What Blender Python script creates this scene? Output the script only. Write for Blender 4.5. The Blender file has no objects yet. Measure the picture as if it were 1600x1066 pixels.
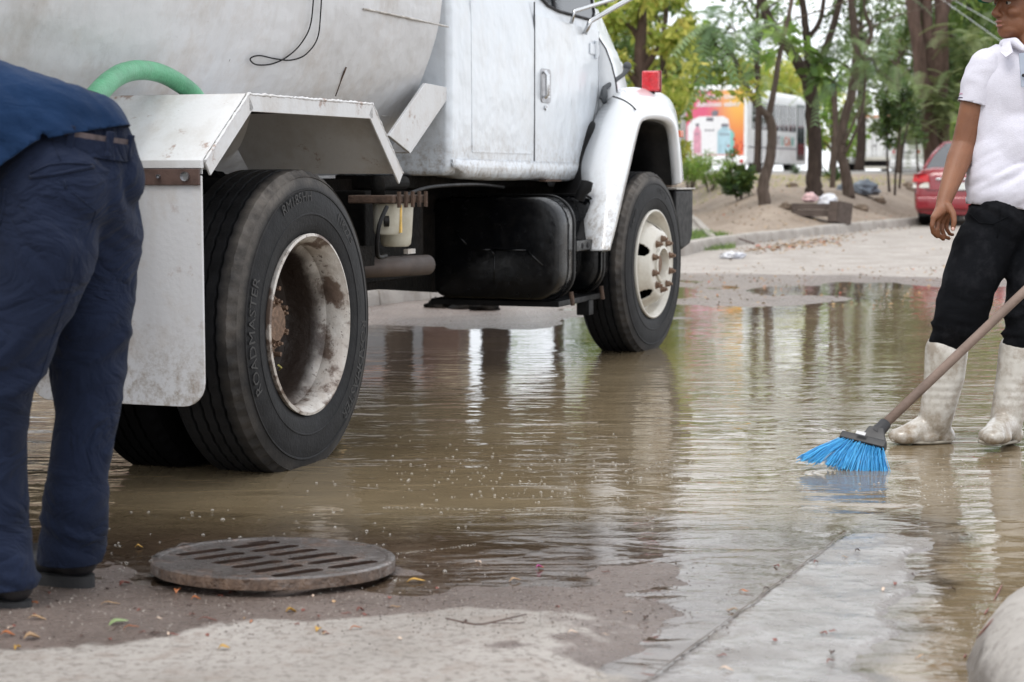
import bpy, bmesh, math, random
import numpy as np
from mathutils import Vector, Matrix, noise as mnoise
from mathutils.geometry import tessellate_polygon
random.seed(7); RNG = np.random.default_rng(11)
C = bpy.context.scene.collection
SC = bpy.context.scene
R_ = math.radians
# ------------------------------------------------------------------ camera
F_PX, CAM_H, PITCH = 2800.0, 0.97, math.atan(253/2800)
cd = bpy.data.cameras.new('camera'); cam = bpy.data.objects.new('camera', cd); C.objects.link(cam)
cam.location = (0, 0, CAM_H); cam.rotation_euler = (math.pi/2-PITCH, 0, 0)
cd.sensor_width = 36; cd.lens = F_PX/1600*36; cd.clip_start = .05; cd.clip_end = 2000
cd.dof.use_dof = True; cd.dof.focus_distance = 6.2; cd.dof.aperture_fstop = 4.8
SC.camera = cam
# ------------------------------------------------------------------ sky and sun (overcast)
W = bpy.data.worlds.new('World'); SC.world = W; W.use_nodes = True
wn = W.node_tree; wn.nodes.clear()
wo = wn.nodes.new('ShaderNodeOutputWorld'); wb = wn.nodes.new('ShaderNodeBackground')
sky = wn.nodes.new('ShaderNodeTexSky'); sky.sky_type = 'NISHITA'; sky.sun_disc = False
SUN_EL, SUN_AZ = 58, 215          # azimuth clockwise from +Y
sky.sun_elevation = R_(SUN_EL); sky.sun_rotation = R_(SUN_AZ)
mx = wn.nodes.new('ShaderNodeMixRGB'); mx.inputs[0].default_value = .88
tc = wn.nodes.new('ShaderNodeTexCoord'); mp = wn.nodes.new('ShaderNodeMapping'); mp.inputs['Scale'].default_value = (1, 1, 3)
nz = wn.nodes.new('ShaderNodeTexNoise'); nz.inputs['Scale'].default_value = 2.2; nz.inputs['Detail'].default_value = 4
cr = wn.nodes.new('ShaderNodeValToRGB')
cr.color_ramp.elements[0].position = .3; cr.color_ramp.elements[0].color = (9.0, 9.4, 10.1, 1)
cr.color_ramp.elements[1].position = .7; cr.color_ramp.elements[1].color = (14, 14.1, 14.4, 1)
wn.links.new(tc.outputs['Generated'], mp.inputs['Vector']); wn.links.new(mp.outputs[0], nz.inputs['Vector'])
wn.links.new(nz.outputs['Fac'], cr.inputs[0]); wn.links.new(sky.outputs[0], mx.inputs[1]); wn.links.new(cr.outputs[0], mx.inputs[2])
wn.links.new(mx.outputs[0], wb.inputs['Color']); wb.inputs['Strength'].default_value = .11
wn.links.new(wb.outputs[0], wo.inputs['Surface'])
sd = bpy.data.lights.new('sun', 'SUN'); sd.energy = 1.3; sd.angle = R_(25); sd.color = (1, .965, .91)
so = bpy.data.objects.new('sun', sd); C.objects.link(so)
so.rotation_euler = (R_(90-SUN_EL), 0, R_(-SUN_AZ+180)); so.location = (0, 0, 30)
SC.view_settings.view_transform = 'Standard'; SC.view_settings.look = 'None'
SC.view_settings.exposure = 0.48; SC.view_settings.gamma = 1
SC.view_settings.use_curve_mapping = False
# ------------------------------------------------------------------ geometry helpers
cp_, sp_ = math.cos(PITCH), math.sin(PITCH)
def ray(x, y):
    a = (x-800)/F_PX; b = (533-y)/F_PX
    return Vector((a, cp_+b*sp_, -sp_+b*cp_))
def P(x, y, Y):                      # the world point seen at a photo pixel, at a measured distance Y
    d = ray(x, y); t = Y/d.y
    return Vector((d.x*t, Y, CAM_H+d.z*t))
def G(x, y, z=0.0):
    d = ray(x, y); t = (z-CAM_H)/d.z
    return Vector((d.x*t, d.y*t, z))
ROOT = {}
def tag(o, label=None, cat=None, group=None, kind=None):
    if label: o['label'] = label
    if cat: o['category'] = cat
    if group: o['group'] = group
    if kind: o['kind'] = kind
    return o
def thing(name, label, cat, loc=(0, 0, 0), rotz=0, group=None):
    o = bpy.data.objects.new(name, None); C.objects.link(o)
    o.location = loc; o.rotation_euler = (0, 0, rotz); o.empty_display_size = .2
    o['_m'] = 0
    del o['_m']
    ROOT[o.name] = (Matrix.Translation(Vector(loc)) @ Matrix.Rotation(rotz, 4, 'Z')).inverted()
    return tag(o, label, cat, group)
def rootinv(o):
    while o.parent: o = o.parent
    return ROOT.get(o.name, Matrix.Identity(4))
def mk(name, vf, mat, parent=None, local=False, smooth=False, bevel=0, seg=2, solid=0, weld=False, center=True, subd=0, uv=None):
    v, f = vf
    me = bpy.data.meshes.new(name)
    if isinstance(v, np.ndarray): v = v.tolist()
    me.from_pydata([tuple(p) for p in v], [], [tuple(q) for q in f]); me.update()
    if len(f) < 60000:
        bm = bmesh.new(); bm.from_mesh(me)
        if weld: bmesh.ops.remove_doubles(bm, verts=bm.verts, dist=1e-5)
        bmesh.ops.recalc_face_normals(bm, faces=bm.faces); bm.to_mesh(me); bm.free()
    o = bpy.data.objects.new(name, me); C.objects.link(o)
    if parent is not None:
        o.parent = parent
        if not local: me.transform(rootinv(parent))
    elif center and len(me.vertices):
        co = np.empty(len(me.vertices)*3); me.vertices.foreach_get('co', co); co = co.reshape(-1, 3)
        c = Vector(((co[:, 0].min()+co[:, 0].max())/2, (co[:, 1].min()+co[:, 1].max())/2, co[:, 2].min()))
        me.transform(Matrix.Translation(-c)); o.location = c
        ROOT[o.name] = Matrix.Translation(-c)
    if mat: me.materials.append(mat)
    if smooth:
        me.polygons.foreach_set('use_smooth', [True]*len(me.polygons))
        if smooth == 'auto':
            for e, val in zip(me.edges, sharp_edges(me, 38)): e.use_edge_sharp = val
    if solid:
        m = o.modifiers.new('solid', 'SOLIDIFY'); m.thickness = solid; m.offset = 0
    if bevel:
        m = o.modifiers.new('bevel', 'BEVEL'); m.width = bevel; m.segments = seg; m.limit_method = 'ANGLE'; m.angle_limit = R_(35)
        m.harden_normals = False
        me.polygons.foreach_set('use_smooth', [True]*len(me.polygons))
        w = o.modifiers.new('wn', 'WEIGHTED_NORMAL'); w.keep_sharp = True
    if subd:
        m = o.modifiers.new('sub', 'SUBSURF'); m.levels = subd; m.render_levels = subd
    return o
def sharp_edges(me, deg):
    bm = bmesh.new(); bm.from_mesh(me); bm.edges.ensure_lookup_table()
    lim = R_(deg); out = [(len(e.link_faces) == 2 and e.calc_face_angle(0) > lim) for e in bm.edges]
    bm.free(); return out
class MB:
    def __init__(s): s.v = []; s.f = []
    def add(s, vf):
        n = len(s.v); s.v += [tuple(p) for p in vf[0]]; s.f += [tuple(i+n for i in q) for q in vf[1]]; return s
    @property
    def vf(s): return (s.v, s.f)
def box(x0, x1, y0, y1, z0, z1):
    v = [(x, y, z) for x in (x0, x1) for y in (y0, y1) for z in (z0, z1)]
    return v, [(0, 1, 3, 2), (4, 6, 7, 5), (0, 4, 5, 1), (2, 3, 7, 6), (0, 2, 6, 4), (1, 5, 7, 3)]
def obox(c, ax, ay, az):
    c = Vector(c); ax, ay, az = Vector(ax), Vector(ay), Vector(az)
    v = [c+sx*ax+sy*ay+sz*az for sx in (-1, 1) for sy in (-1, 1) for sz in (-1, 1)]
    return v, box(0, 1, 0, 1, 0, 1)[1]
def frame(t):
    t = t.normalized(); a = Vector((0, 0, 1)) if abs(t.z) < .9 else Vector((1, 0, 0))
    n = t.cross(a).normalized(); return n, t.cross(n).normalized()
def tube(pts, r, seg=10, cap=True):
    pts = [Vector(p) for p in pts]; n = len(pts)
    if not hasattr(r, '__len__'): r = [r]*n
    v = []; f = []; prev = None
    for i, p in enumerate(pts):
        t = (pts[min(i+1, n-1)]-pts[max(i-1, 0)])
        if t.length < 1e-9: t = Vector((0, 0, 1))
        t.normalize()
        if prev is None: a, b = frame(t)
        else:
            a = (prev-t*prev.dot(t)).normalized(); b = t.cross(a)
        prev = a
        for k in range(seg):
            w = 2*math.pi*k/seg; v.append(p+(a*math.cos(w)+b*math.sin(w))*r[i])
    for i in range(n-1):
        for k in range(seg):
            f.append((i*seg+k, i*seg+(k+1) % seg, (i+1)*seg+(k+1) % seg, (i+1)*seg+k))
    if cap: f.append(tuple(range(seg))[::-1]); f.append(tuple((n-1)*seg+k for k in range(seg)))
    return v, f
def spline(pts, n=8):
    pts = [Vector(p) for p in pts]; out = []
    for i in range(len(pts)-1):
        p0 = pts[max(i-1, 0)]; p1 = pts[i]; p2 = pts[i+1]; p3 = pts[min(i+2, len(pts)-1)]
        for k in range(n):
            t = k/n
            out.append(.5*((2*p1)+(p2-p0)*t+(2*p0-5*p1+4*p2-p3)*t*t+(3*p1-p0-3*p2+p3)*t**3))
    out.append(pts[-1]); return out
def lerp_list(a, n):
    a = list(a); m = len(a)-1; return [a[min(int(i/n), m-1)]*(1-(i/n-min(int(i/n), m-1)))+a[min(int(i/n), m-1)+1]*(i/n-min(int(i/n), m-1)) for i in range(m*n+1)]
def lathe(prof, seg=48, axis='v', close=False, jit=None):
    """profile of (offset along axis, radius); axis 'v' = local -Y, 'z' = up"""
    v = []; f = []; n = len(prof)
    for k in range(seg):
        w = 2*math.pi*k/seg; c, s = math.cos(w), math.sin(w)
        for i, (a, r) in enumerate(prof):
            if jit: a, r = jit(k, i, a, r)
            v.append((r*c, -a, r*s) if axis == 'v' else (r*c, r*s, a))
    for k in range(seg):
        k2 = (k+1) % seg
        for i in range(n-1 if not close else n):
            j = (i+1) % n
            f.append((k*n+i, k*n+j, k2*n+j, k2*n+i))
    return v, f
def prism(poly, a0, a1, plane='uz'):
    """poly in (u,z) extruded over v from a0 to a1 (truck local: y=-v)"""
    n = len(poly)
    if plane == 'uz': v = [(u, -a0, z) for u, z in poly]+[(u, -a1, z) for u, z in poly]
    elif plane == 'vz': v = [(a0, -p, z) for p, z in poly]+[(a1, -p, z) for p, z in poly]
    else: v = [(x, y, a0) for x, y in poly]+[(x, y, a1) for x, y in poly]
    return v, [tuple(range(n)), tuple(range(n, 2*n))[::-1]]+[(i, (i+1) % n, n+(i+1) % n, n+i) for i in range(n)]
def sheet(rows):
    v = [tuple(p) for r in rows for p in r]; m = len(rows[0]); f = []
    for i in range(len(rows)-1):
        for k in range(m-1): f.append((i*m+k, i*m+k+1, (i+1)*m+k+1, (i+1)*m+k))
    return v, f
def ball(c, r, seg=12, rings=8, rot=None):
    if not hasattr(r, '__len__'): r = (r, r, r)
    v = []; f = []; c = Vector(c)
    for i in range(rings+1):
        th = math.pi*i/rings
        for k in range(seg):
            w = 2*math.pi*k/seg
            p = Vector((r[0]*math.sin(th)*math.cos(w), r[1]*math.sin(th)*math.sin(w), r[2]*math.cos(th)))
            if rot is not None: p = rot @ p
            v.append(c+p)
    for i in range(rings):
        for k in range(seg): f.append((i*seg+k, i*seg+(k+1) % seg, (i+1)*seg+(k+1) % seg, (i+1)*seg+k))
    return v, f
def xf(vf, m):
    return [m @ Vector(p) for p in vf[0]], vf[1]
def text_vf(s, size=1, ext=.002, align='LEFT', shear=0, bold=0):
    cu = bpy.data.curves.new('t', 'FONT'); cu.body = s; cu.size = size; cu.extrude = ext; cu.align_x = align; cu.shear = shear
    cu.offset = bold; cu.resolution_u = 2
    o = bpy.data.objects.new('t', cu); C.objects.link(o)
    dg = bpy.context.evaluated_depsgraph_get(); me = bpy.data.meshes.new_from_object(o.evaluated_get(dg))
    v = [p.co.copy() for p in me.vertices]; f = [tuple(q.vertices) for q in me.polygons]
    bpy.data.objects.remove(o); bpy.data.curves.remove(cu); bpy.data.meshes.remove(me)
    return v, f
def fbm(p, o=4): return mnoise.fractal(Vector(p), .9, 2.0, o)
# numpy value noise for large grids
_T = RNG.random((256, 256))
def vnoise(x, y):
    xi = np.floor(x).astype(int); yi = np.floor(y).astype(int); fx = x-xi; fy = y-yi
    fx = fx*fx*(3-2*fx); fy = fy*fy*(3-2*fy)
    g = lambda a, b: _T[a & 255, b & 255]
    return (g(xi, yi)*(1-fx)+g(xi+1, yi)*fx)*(1-fy)+(g(xi, yi+1)*(1-fx)+g(xi+1, yi+1)*fx)*fy
def vfbm(x, y, o=4):
    s = 0; a = .5
    for i in range(o): s = s+a*(vnoise(x*2**i+17*i, y*2**i+31*i)-.5)*2; a *= .5
    return s
def sst(a, b, x):
    t = np.clip((x-a)/(b-a), 0, 1); return t*t*(3-2*t)
# ------------------------------------------------------------------ materials
MAT = {}
class NT:
    def __init__(s, name):
        s.m = bpy.data.materials.new(name); s.m.use_nodes = True; s.t = s.m.node_tree; s.t.nodes.clear()
        s.out = s.t.nodes.new('ShaderNodeOutputMaterial')
        s._tc = None
    def n(s, typ, **k):
        q = s.t.nodes.new(typ)
        for a, b in k.items():
            if a.startswith('_'): setattr(q, a[1:], b)
            else: q.inputs[a.replace('__', ' ')].default_value = b
        return q
    def l(s, a, b): s.t.links.new(a, b)
    def co(s, scale=(1, 1, 1), kind='Object', rot=(0, 0, 0)):
        if not s._tc: s._tc = s.t.nodes.new('ShaderNodeTexCoord')
        mp = s.t.nodes.new('ShaderNodeMapping'); mp.inputs['Scale'].default_value = scale; mp.inputs['Rotation'].default_value = rot
        s.l(s._tc.outputs[kind], mp.inputs['Vector']); return mp.outputs[0]
    def noise(s, scale, detail=4, rough=.55, stretch=(1, 1, 1), lo=.3, hi=.7, dist=0, rot=(0, 0, 0)):
        q = s.n('ShaderNodeTexNoise', Scale=scale, Detail=detail, Roughness=rough, Distortion=dist); s.l(s.co(stretch, rot=rot), q.inputs['Vector'])
        r = s.n('ShaderNodeMapRange'); r.inputs['From Min'].default_value = lo; r.inputs['From Max'].default_value = hi
        s.l(q.outputs['Fac'], r.inputs['Value']); return r.outputs[0]
    def mix(s, fac, a, b):
        q = s.t.nodes.new('ShaderNodeMixRGB')
        for sock, v in zip(q.inputs, (fac, a, b)):
            if hasattr(v, 'is_linked') or hasattr(v, 'links'): s.l(v, sock)
            elif hasattr(v, '__len__'): sock.default_value = tuple(v)[:3]+(1,)
            else: sock.default_value = v
        return q.outputs[0]
    def math(s, op, a, b=0):
        q = s.t.nodes.new('ShaderNodeMath'); q.operation = op; q.use_clamp = op in ('ADD', 'SUBTRACT') and False
        for sock, v in zip(q.inputs, (a, b)):
            if hasattr(v, 'links'): s.l(v, sock)
            else: sock.default_value = v
        return q.outputs[0]
    def ramp(s, v, a, b):
        r = s.n('ShaderNodeMapRange'); r.interpolation_type = 'SMOOTHSTEP'
        r.inputs['From Min'].default_value = a; r.inputs['From Max'].default_value = b; s.l(v, r.inputs['Value']); return r.outputs[0]
    def bump(s, h, dist=.01, strength=1, prev=None):
        b = s.n('ShaderNodeBump'); b.inputs['Distance'].default_value = dist; b.inputs['Strength'].default_value = strength
        s.l(h, b.inputs['Height'])
        if prev: s.l(prev, b.inputs['Normal'])
        return b.outputs[0]
    def pr(s, col, rough=.5, metal=0, normal=None, spec=.5, **k):
        p = s.t.nodes.new('ShaderNodeBsdfPrincipled')
        for nm, v in (('Base Color', col), ('Roughness', rough), ('Metallic', metal), ('Specular IOR Level', spec)):
            if hasattr(v, 'links'): s.l(v, p.inputs[nm])
            elif hasattr(v, '__len__'): p.inputs[nm].default_value = tuple(v)[:3]+(1,)
            else: p.inputs[nm].default_value = v
        for nm, v in k.items():
            nm = nm.replace('_', ' ')
            if hasattr(v, 'links'): s.l(v, p.inputs[nm])
            else: p.inputs[nm].default_value = v
        if normal: s.l(normal, p.inputs['Normal'])
        s.l(p.outputs[0], s.out.inputs['Surface']); return p
def simple(name, col, rough=.5, metal=0, var=.15, scale=8, bump=0, bscale=40, spec=.5, dirt=None, dirt_amt=.5, dscale=3, stretch=(1, 1, 1), **k):
    """procedural material: value variation, optional dirt patches, optional fine relief"""
    if name in MAT: return MAT[name]
    t = NT(name); a = [c*(1-var) for c in col]; b = [min(1, c*(1+var)) for c in col]
    c = t.mix(t.noise(scale, stretch=stretch), a, b)
    if dirt:
        d = t.math('MULTIPLY', t.noise(dscale, 8, .7, stretch=stretch, lo=.48, hi=.68), dirt_amt)
        c = t.mix(d, c, dirt)
    rg = t.n('ShaderNodeMapRange'); rg.inputs['To Min'].default_value = max(.02, rough-.08); rg.inputs['To Max'].default_value = min(1, rough+.1)
    t.l(t.noise(scale*1.7), rg.inputs['Value'])
    nrm = t.bump(t.noise(bscale, 5, stretch=stretch), bump) if bump else None
    t.pr(c, rg.outputs[0], metal, nrm, spec, **k); MAT[name] = t.m; return t.m
def white_paint(name, col, rough, grime, amt, streak=.3, rust=.0, coat=0, wav=.0, splash=None):
    t = NT(name); c = t.mix(t.noise(1.3, 5), [x*.93 for x in col], col)
    st = t.math('MULTIPLY', t.noise(5, 6, .65, stretch=(1.2, 1.2, .16), lo=.5, hi=.72), streak)
    c = t.mix(st, c, (.36, .31, .25))
    g = t.math('MULTIPLY', t.noise(2.6, 9, .72, lo=.5, hi=.7), amt); c = t.mix(g, c, grime)
    sc = t.math('MULTIPLY', t.noise(38, 5, .8, stretch=(.35, 1, 1.6), lo=.66, hi=.74, dist=1.2), .75)
    c = t.mix(sc, c, (.13, .1, .08))
    if rust:
        r = t.math('MULTIPLY', t.noise(7, 8, .75, lo=.6, hi=.66), rust); c = t.mix(r, c, (.22, .1, .045))
    if splash:       # dried road spray, thickest along the lower edge
        sx = t.n('ShaderNodeSeparateXYZ'); t.l(t.co(), sx.inputs[0]); lo = t.ramp(sx.outputs['Z'], splash[1], splash[0])
        c = t.mix(t.math('MULTIPLY', lo, t.noise(24, 7, .8, lo=.46, hi=.66)), c, (.27, .22, .17))
    nrm = t.bump(t.noise(60, 3), .0004)
    if wav: nrm = t.bump(t.noise(3.2, 3), wav, prev=nrm)
    t.pr(c, rough, 0, nrm, .5, Coat_Weight=coat, Coat_Roughness=.12); MAT[name] = t.m; return t.m
M_tank = white_paint('tank_paint', (.66, .665, .675), .4, (.40, .33, .26), .5, .3, wav=.012)
M_cab = white_paint('cab_paint', (.68, .72, .76), .3, (.5, .47, .43), .35, .16, coat=.5, wav=.012, splash=(.96, 1.28))
M_fender = white_paint('fender_paint', (.66, .66, .66), .45, (.42, .36, .3), .65, .4, rust=.7)
M_flap = white_paint('mud_flap_board', (.62, .62, .63), .5, (.42, .35, .28), .6, .3, rust=.3, splash=(.28, .62))
M_hood = white_paint('hood_paint', (.77, .79, .81), .25, (.6, .58, .55), .2, .08, coat=.6, wav=.006, splash=(.55, 1.15))
M_black = simple('black_grime_metal', (.006, .006, .0065), .5, var=.4, scale=12, bump=.0005, dirt=(.035, .03, .026), dirt_amt=.3, spec=.18)
M_chassis = simple('chassis_dark', (.006, .0055, .005), .75, var=.4, scale=9, bump=.003, dirt=(.03, .022, .016), dirt_amt=.4, spec=.08)
M_fuel = simple('fuel_tank_black', (.003, .0033, .004), .2, var=.3, scale=14, bump=.0005, bscale=22, spec=.35, dirt=(.02, .018, .016), dirt_amt=.4, dscale=6)
M_rust = simple('rusty_steel', (.075, .045, .03), .8, var=.4, scale=25, bump=.002, bscale=90)
M_ruststrap = simple('rusty_strap', (.085, .05, .04), .75, var=.35, scale=20, bump=.001)
M_chrome = simple('worn_chrome', (.55, .56, .57), .22, metal=1, var=.1)
M_dull = simple('dull_steel', (.4, .4, .41), .4, metal=1, var=.15, scale=20)
M_seam = simple('seam_black', (.015, .015, .017), .7)
M_glassdark = simple('dark_window_glass', (.012, .015, .018), .06, spec=.8)
M_redlens = simple('red_lamp_lens', (.55, .012, .02), .25, var=.2, scale=30, bump=.002, bscale=60, Coat_Weight=.6)
M_green = simple('green_hose_rubber', (.09, .33, .17), .38, var=.22, scale=9, dirt=(.04, .13, .07), dirt_amt=.5, dscale=6, bump=.001, bscale=120, stretch=(1, 1, 1))
# tyre rubber: dusty where the sidewall meets the tread
def tyre_mat(name, dust):
    t = NT(name); base = t.mix(t.noise(14, 6), (.005, .0053, .006), (.015, .0153, .017))
    g = t.math('MULTIPLY', t.noise(5, 8, .7, lo=.38, hi=.72), dust); c = t.mix(g, base, (.09, .082, .075))
    at = t.n('ShaderNodeAttribute', _attribute_name='dust'); k = t.math('MULTIPLY', at.outputs['Fac'], t.noise(9, 7, .7, lo=.25, hi=.65))
    c = t.mix(k, c, (.17, .15, .13))
    t.pr(c, .55, 0, t.bump(t.noise(80, 4), .0006), .16); MAT[name] = t.m; return t.m
M_tyre = tyre_mat('tyre_rubber', .07); M_tyre2 = tyre_mat('front_tyre_rubber', .05); M_tyre3 = simple('shaded_inner_tyre', (.003, .003, .0035), .7, var=.3, spec=.05)  # last one: darkened copy, paints the shade on the inner tyre under the flap
def rim_mat():
    t = NT('rusty_white_rim'); c = t.mix(t.noise(3, 4), (.52, .48, .43), (.66, .64, .6))
    c = t.mix(t.math('MULTIPLY', t.noise(4, 6, .7, lo=.42, hi=.62), .55), c, (.27, .19, .135)); c = t.mix(t.math('MULTIPLY', t.noise(9, 6, .6, lo=.50, hi=.57), .9), c, (.10, .06, .04))
    c = t.mix(t.math('MULTIPLY', t.noise(40, 4, .7, lo=.6, hi=.66), .8), c, (.08, .05, .035))
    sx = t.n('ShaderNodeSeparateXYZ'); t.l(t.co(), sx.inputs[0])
    g = t.ramp(t.math('ADD', sx.outputs['Y'], t.math('MULTIPLY', t.noise(7, 5), .04)), .06, .135)  # darkens with depth: shade inside the deep rim put into the colour
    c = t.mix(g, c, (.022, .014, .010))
    t.pr(c, .5, 0, t.bump(t.noise(30, 5), .002)); return t.m
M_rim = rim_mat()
M_rimf = simple('cream_painted_rim', (.60, .57, .5), .38, var=.08, scale=5, dirt=(.3, .23, .16), dirt_amt=.5, dscale=5, bump=.0006, Coat_Weight=.3)
M_nut = simple('rusty_nut', (.2, .13, .09), .6, metal=.4, var=.4, scale=60, bump=.001, bscale=100)
M_text = simple('tyre_lettering', (.024, .023, .022), .6, var=.35, scale=30)
# ------------------------------------------------------------------ terrain
K1 = [(-9, -10), (-2.5, 9.4), (-1.04, 13.6), (2.75, 24.0), (7.2, 32), (15, 47), (19, 53)]      # kerb line beyond the truck
K2 = [(2.75, 24.0), (3.35, 33), (3.6, 47)]                                      # edge between pavement and planting bed
K3 = [(.74, 2.4), (.85, 3.2), (.885, 3.42), (.95, 3.62), (1.08, 3.80), (1.3, 3.95), (1.8, 4.1), (6, 4.5)]    # kerb on the near right
def sdist(pl, x, y):
    best = np.full(np.shape(x), 1e9); sg = np.zeros(np.shape(x))
    for (ax, ay), (bx, by) in zip(pl, pl[1:]):
        dx, dy = bx-ax, by-ay; L = dx*dx+dy*dy
        t = np.clip(((x-ax)*dx+(y-ay)*dy)/L, 0, 1); ex, ey = x-ax-t*dx, y-ay-t*dy
        d = np.hypot(ex, ey); cr = dx*(y-ay)-dy*(x-ax); m = d < best-1e-9
        best = np.where(m, d, best); sg = np.where(m, np.sign(cr), sg)
    return best*sg           # positive on the left of the line
def base_h(y):
    return .15*sst(18, 33, y)+.95*sst(33, 56, y)
def fields(x, y):
    """ground height, zone (0 street, 1 pavement, 2 soil), wetness"""
    x = np.asarray(x, float); y = np.asarray(y, float)
    d1 = sdist(K1, x, y); d2 = sdist(K2, x, y)
    b = base_h(y)
    nz_ = vfbm(x*1.7+5, y*1.7, 5)
    # basin of the flooded street
    shore = 4.30+.16*vfbm(x*2.2, y*.5+9, 4)-.22*sst(-.5, .2, x)
    h = .020-.020*sst(3.75, shore, y)-.045*sst(4.35, 6.3, y)-.012*sst(6, 9, y)
    fb = 12.5+4.2*sst(1.1, 3.6, x)+.5*vfbm(x*.8, y*.3, 3)
    h = h+.060*sst(fb-3.4, fb, y)
    h = h+nz_*.005
    # slab right of the joint on the near right
    jx = .31+(y-3.5)*.45
    r = x-jx
    slab = .005-.007*sst(4.6, 5.0, y)-.030*sst(.0, .26, r-.30+.10*(y-3.5)+.16*vfbm(x*5, y*6, 4))+.004*vfbm(x*9, y*12, 4)
    w = sst(-.008, .008, r)*(1-sst(4.75, 5.3, y))
    near = sst(-.35, -.05, r)*(1-sst(4.2, 5, y))
    h = h*(1-near)+near*(np.minimum(h, -.003+.007*vfbm(x*5, y*8, 4)))
    h = h*(1-w)+slab*w
    # shallow spits at the far edge
    h = h+.03*np.exp(-((y-13.9-.2*x)/.5)**2)*(.5+vfbm(x*1.3, y*1.3+40, 3))*sst(.8, 1.6, x)
    h = np.where(y > 10.5, h+.022*vfbm(x*.9+3, y*.45+7, 4), h)
    h = h+b
    # raised sides
    zone = np.zeros(x.shape)
    raised = d1 > .10
    zone = np.where(raised, 1, zone)
    soil = raised & (d2 < 0) & (y > 24) | (raised & (y > 40))
    zone = np.where(soil & (y < 51), 2, zone)
    h = np.where(raised, b+.125+.01*vfbm(x, y, 3), h)
    dd = np.minimum(d1, np.where(y < 40, -d2, 99))
    mound = .47*sst(.15, 1.9, d1)*sst(.0, 1.5, np.where(y < 45, -d2, 9))*(1-sst(40, 50, y))
    h = np.where(zone == 2, h+mound+.05*vfbm(x*1.1, y*1.1, 4)+.02*vfbm(x*5, y*5, 3)*sst(.1, .5, d1), h)
    zone = np.where(y > 52, 3, zone)
    # near right pavement
    d3 = -sdist(K3, x, y)
    k3 = (d3 > .12) & (y < 9) & (x > .5)
    h = np.where(k3, .125, h); zone = np.where(k3, 1, zone)
    dryline = 3.74+.30*vfbm(x*2.3+2, y*1.0, 5)+.10*sst(-.45, -.2, x)
    dry = (1-sst(-.05, .05, y-dryline))*(1-sst(.0, .34, x+.25*vfbm(x*5, y*7, 4)))
    dry = dry*(1-.9*sst(.0, .2, vfbm(x*4+9, y*6+4, 4))*sst(-.35, .1, x))
    far = sst(17.0, 18.3, y+1.2*vfbm(x*.7, y*.3, 3)-.55*np.maximum(0, 3.2-x))
    wet = 1-np.clip(dry+far, 0, 1)
    wet = np.where(zone >= 1, .8*(1-sst(20, 26, y)), wet)
    return h, zone, wet
def gh(x, y): return float(fields(np.array([x]), np.array([y]))[0][0])
def GT(px, py, y0=8, y1=80):              # where the photo's ray meets the terrain
    ys = np.linspace(y0, y1, 3000); d = ray(px, py); t = ys/d.y
    h = fields(d.x*t, ys)[0]; z = CAM_H+d.z*t
    i = int(np.argmax(z < h)) if (z < h).any() else len(ys)-1
    return Vector((d.x*t[i], ys[i], h[i]))
def grid(xs, ys): return np.meshgrid(np.array(xs), np.array(ys))
def steps(*seg):
    out = []
    for a, b, s in seg: out += list(np.arange(a, b, s))
    out.append(seg[-1][1]); return out
def grid_mesh(name, xs, ys, zfun, mat, kind='structure', keep=None, attrs=None):
    X, Y = grid(xs, ys); Z = zfun(X, Y); ny, nx = X.shape
    v = np.stack([X.ravel(), Y.ravel(), Z.ravel()], 1)
    idx = np.arange(nx*ny).reshape(ny, nx)
    q = np.stack([idx[:-1, :-1].ravel(), idx[:-1, 1:].ravel(), idx[1:, 1:].ravel(), idx[1:, :-1].ravel()], 1)
    me = bpy.data.meshes.new(name)
    me.vertices.add(len(v)); me.vertices.foreach_set('co', v.ravel())
    me.loops.add(q.size); me.loops.foreach_set('vertex_index', q.ravel())
    me.polygons.add(len(q)); me.polygons.foreach_set('loop_start', np.arange(0, q.size, 4)); me.polygons.foreach_set('loop_total', np.full(len(q), 4))
    me.update(calc_edges=True); me.polygons.foreach_set('use_smooth', [True]*len(q))
    for k, a in (attrs or {}).items():
        at = me.attributes.new(k, 'FLOAT', 'POINT'); at.data.foreach_set('value', a(X, Y).ravel().astype(np.float32))
    me.materials.append(mat); o = bpy.data.objects.new(name, me); C.objects.link(o); tag(o, kind=kind); return o
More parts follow.
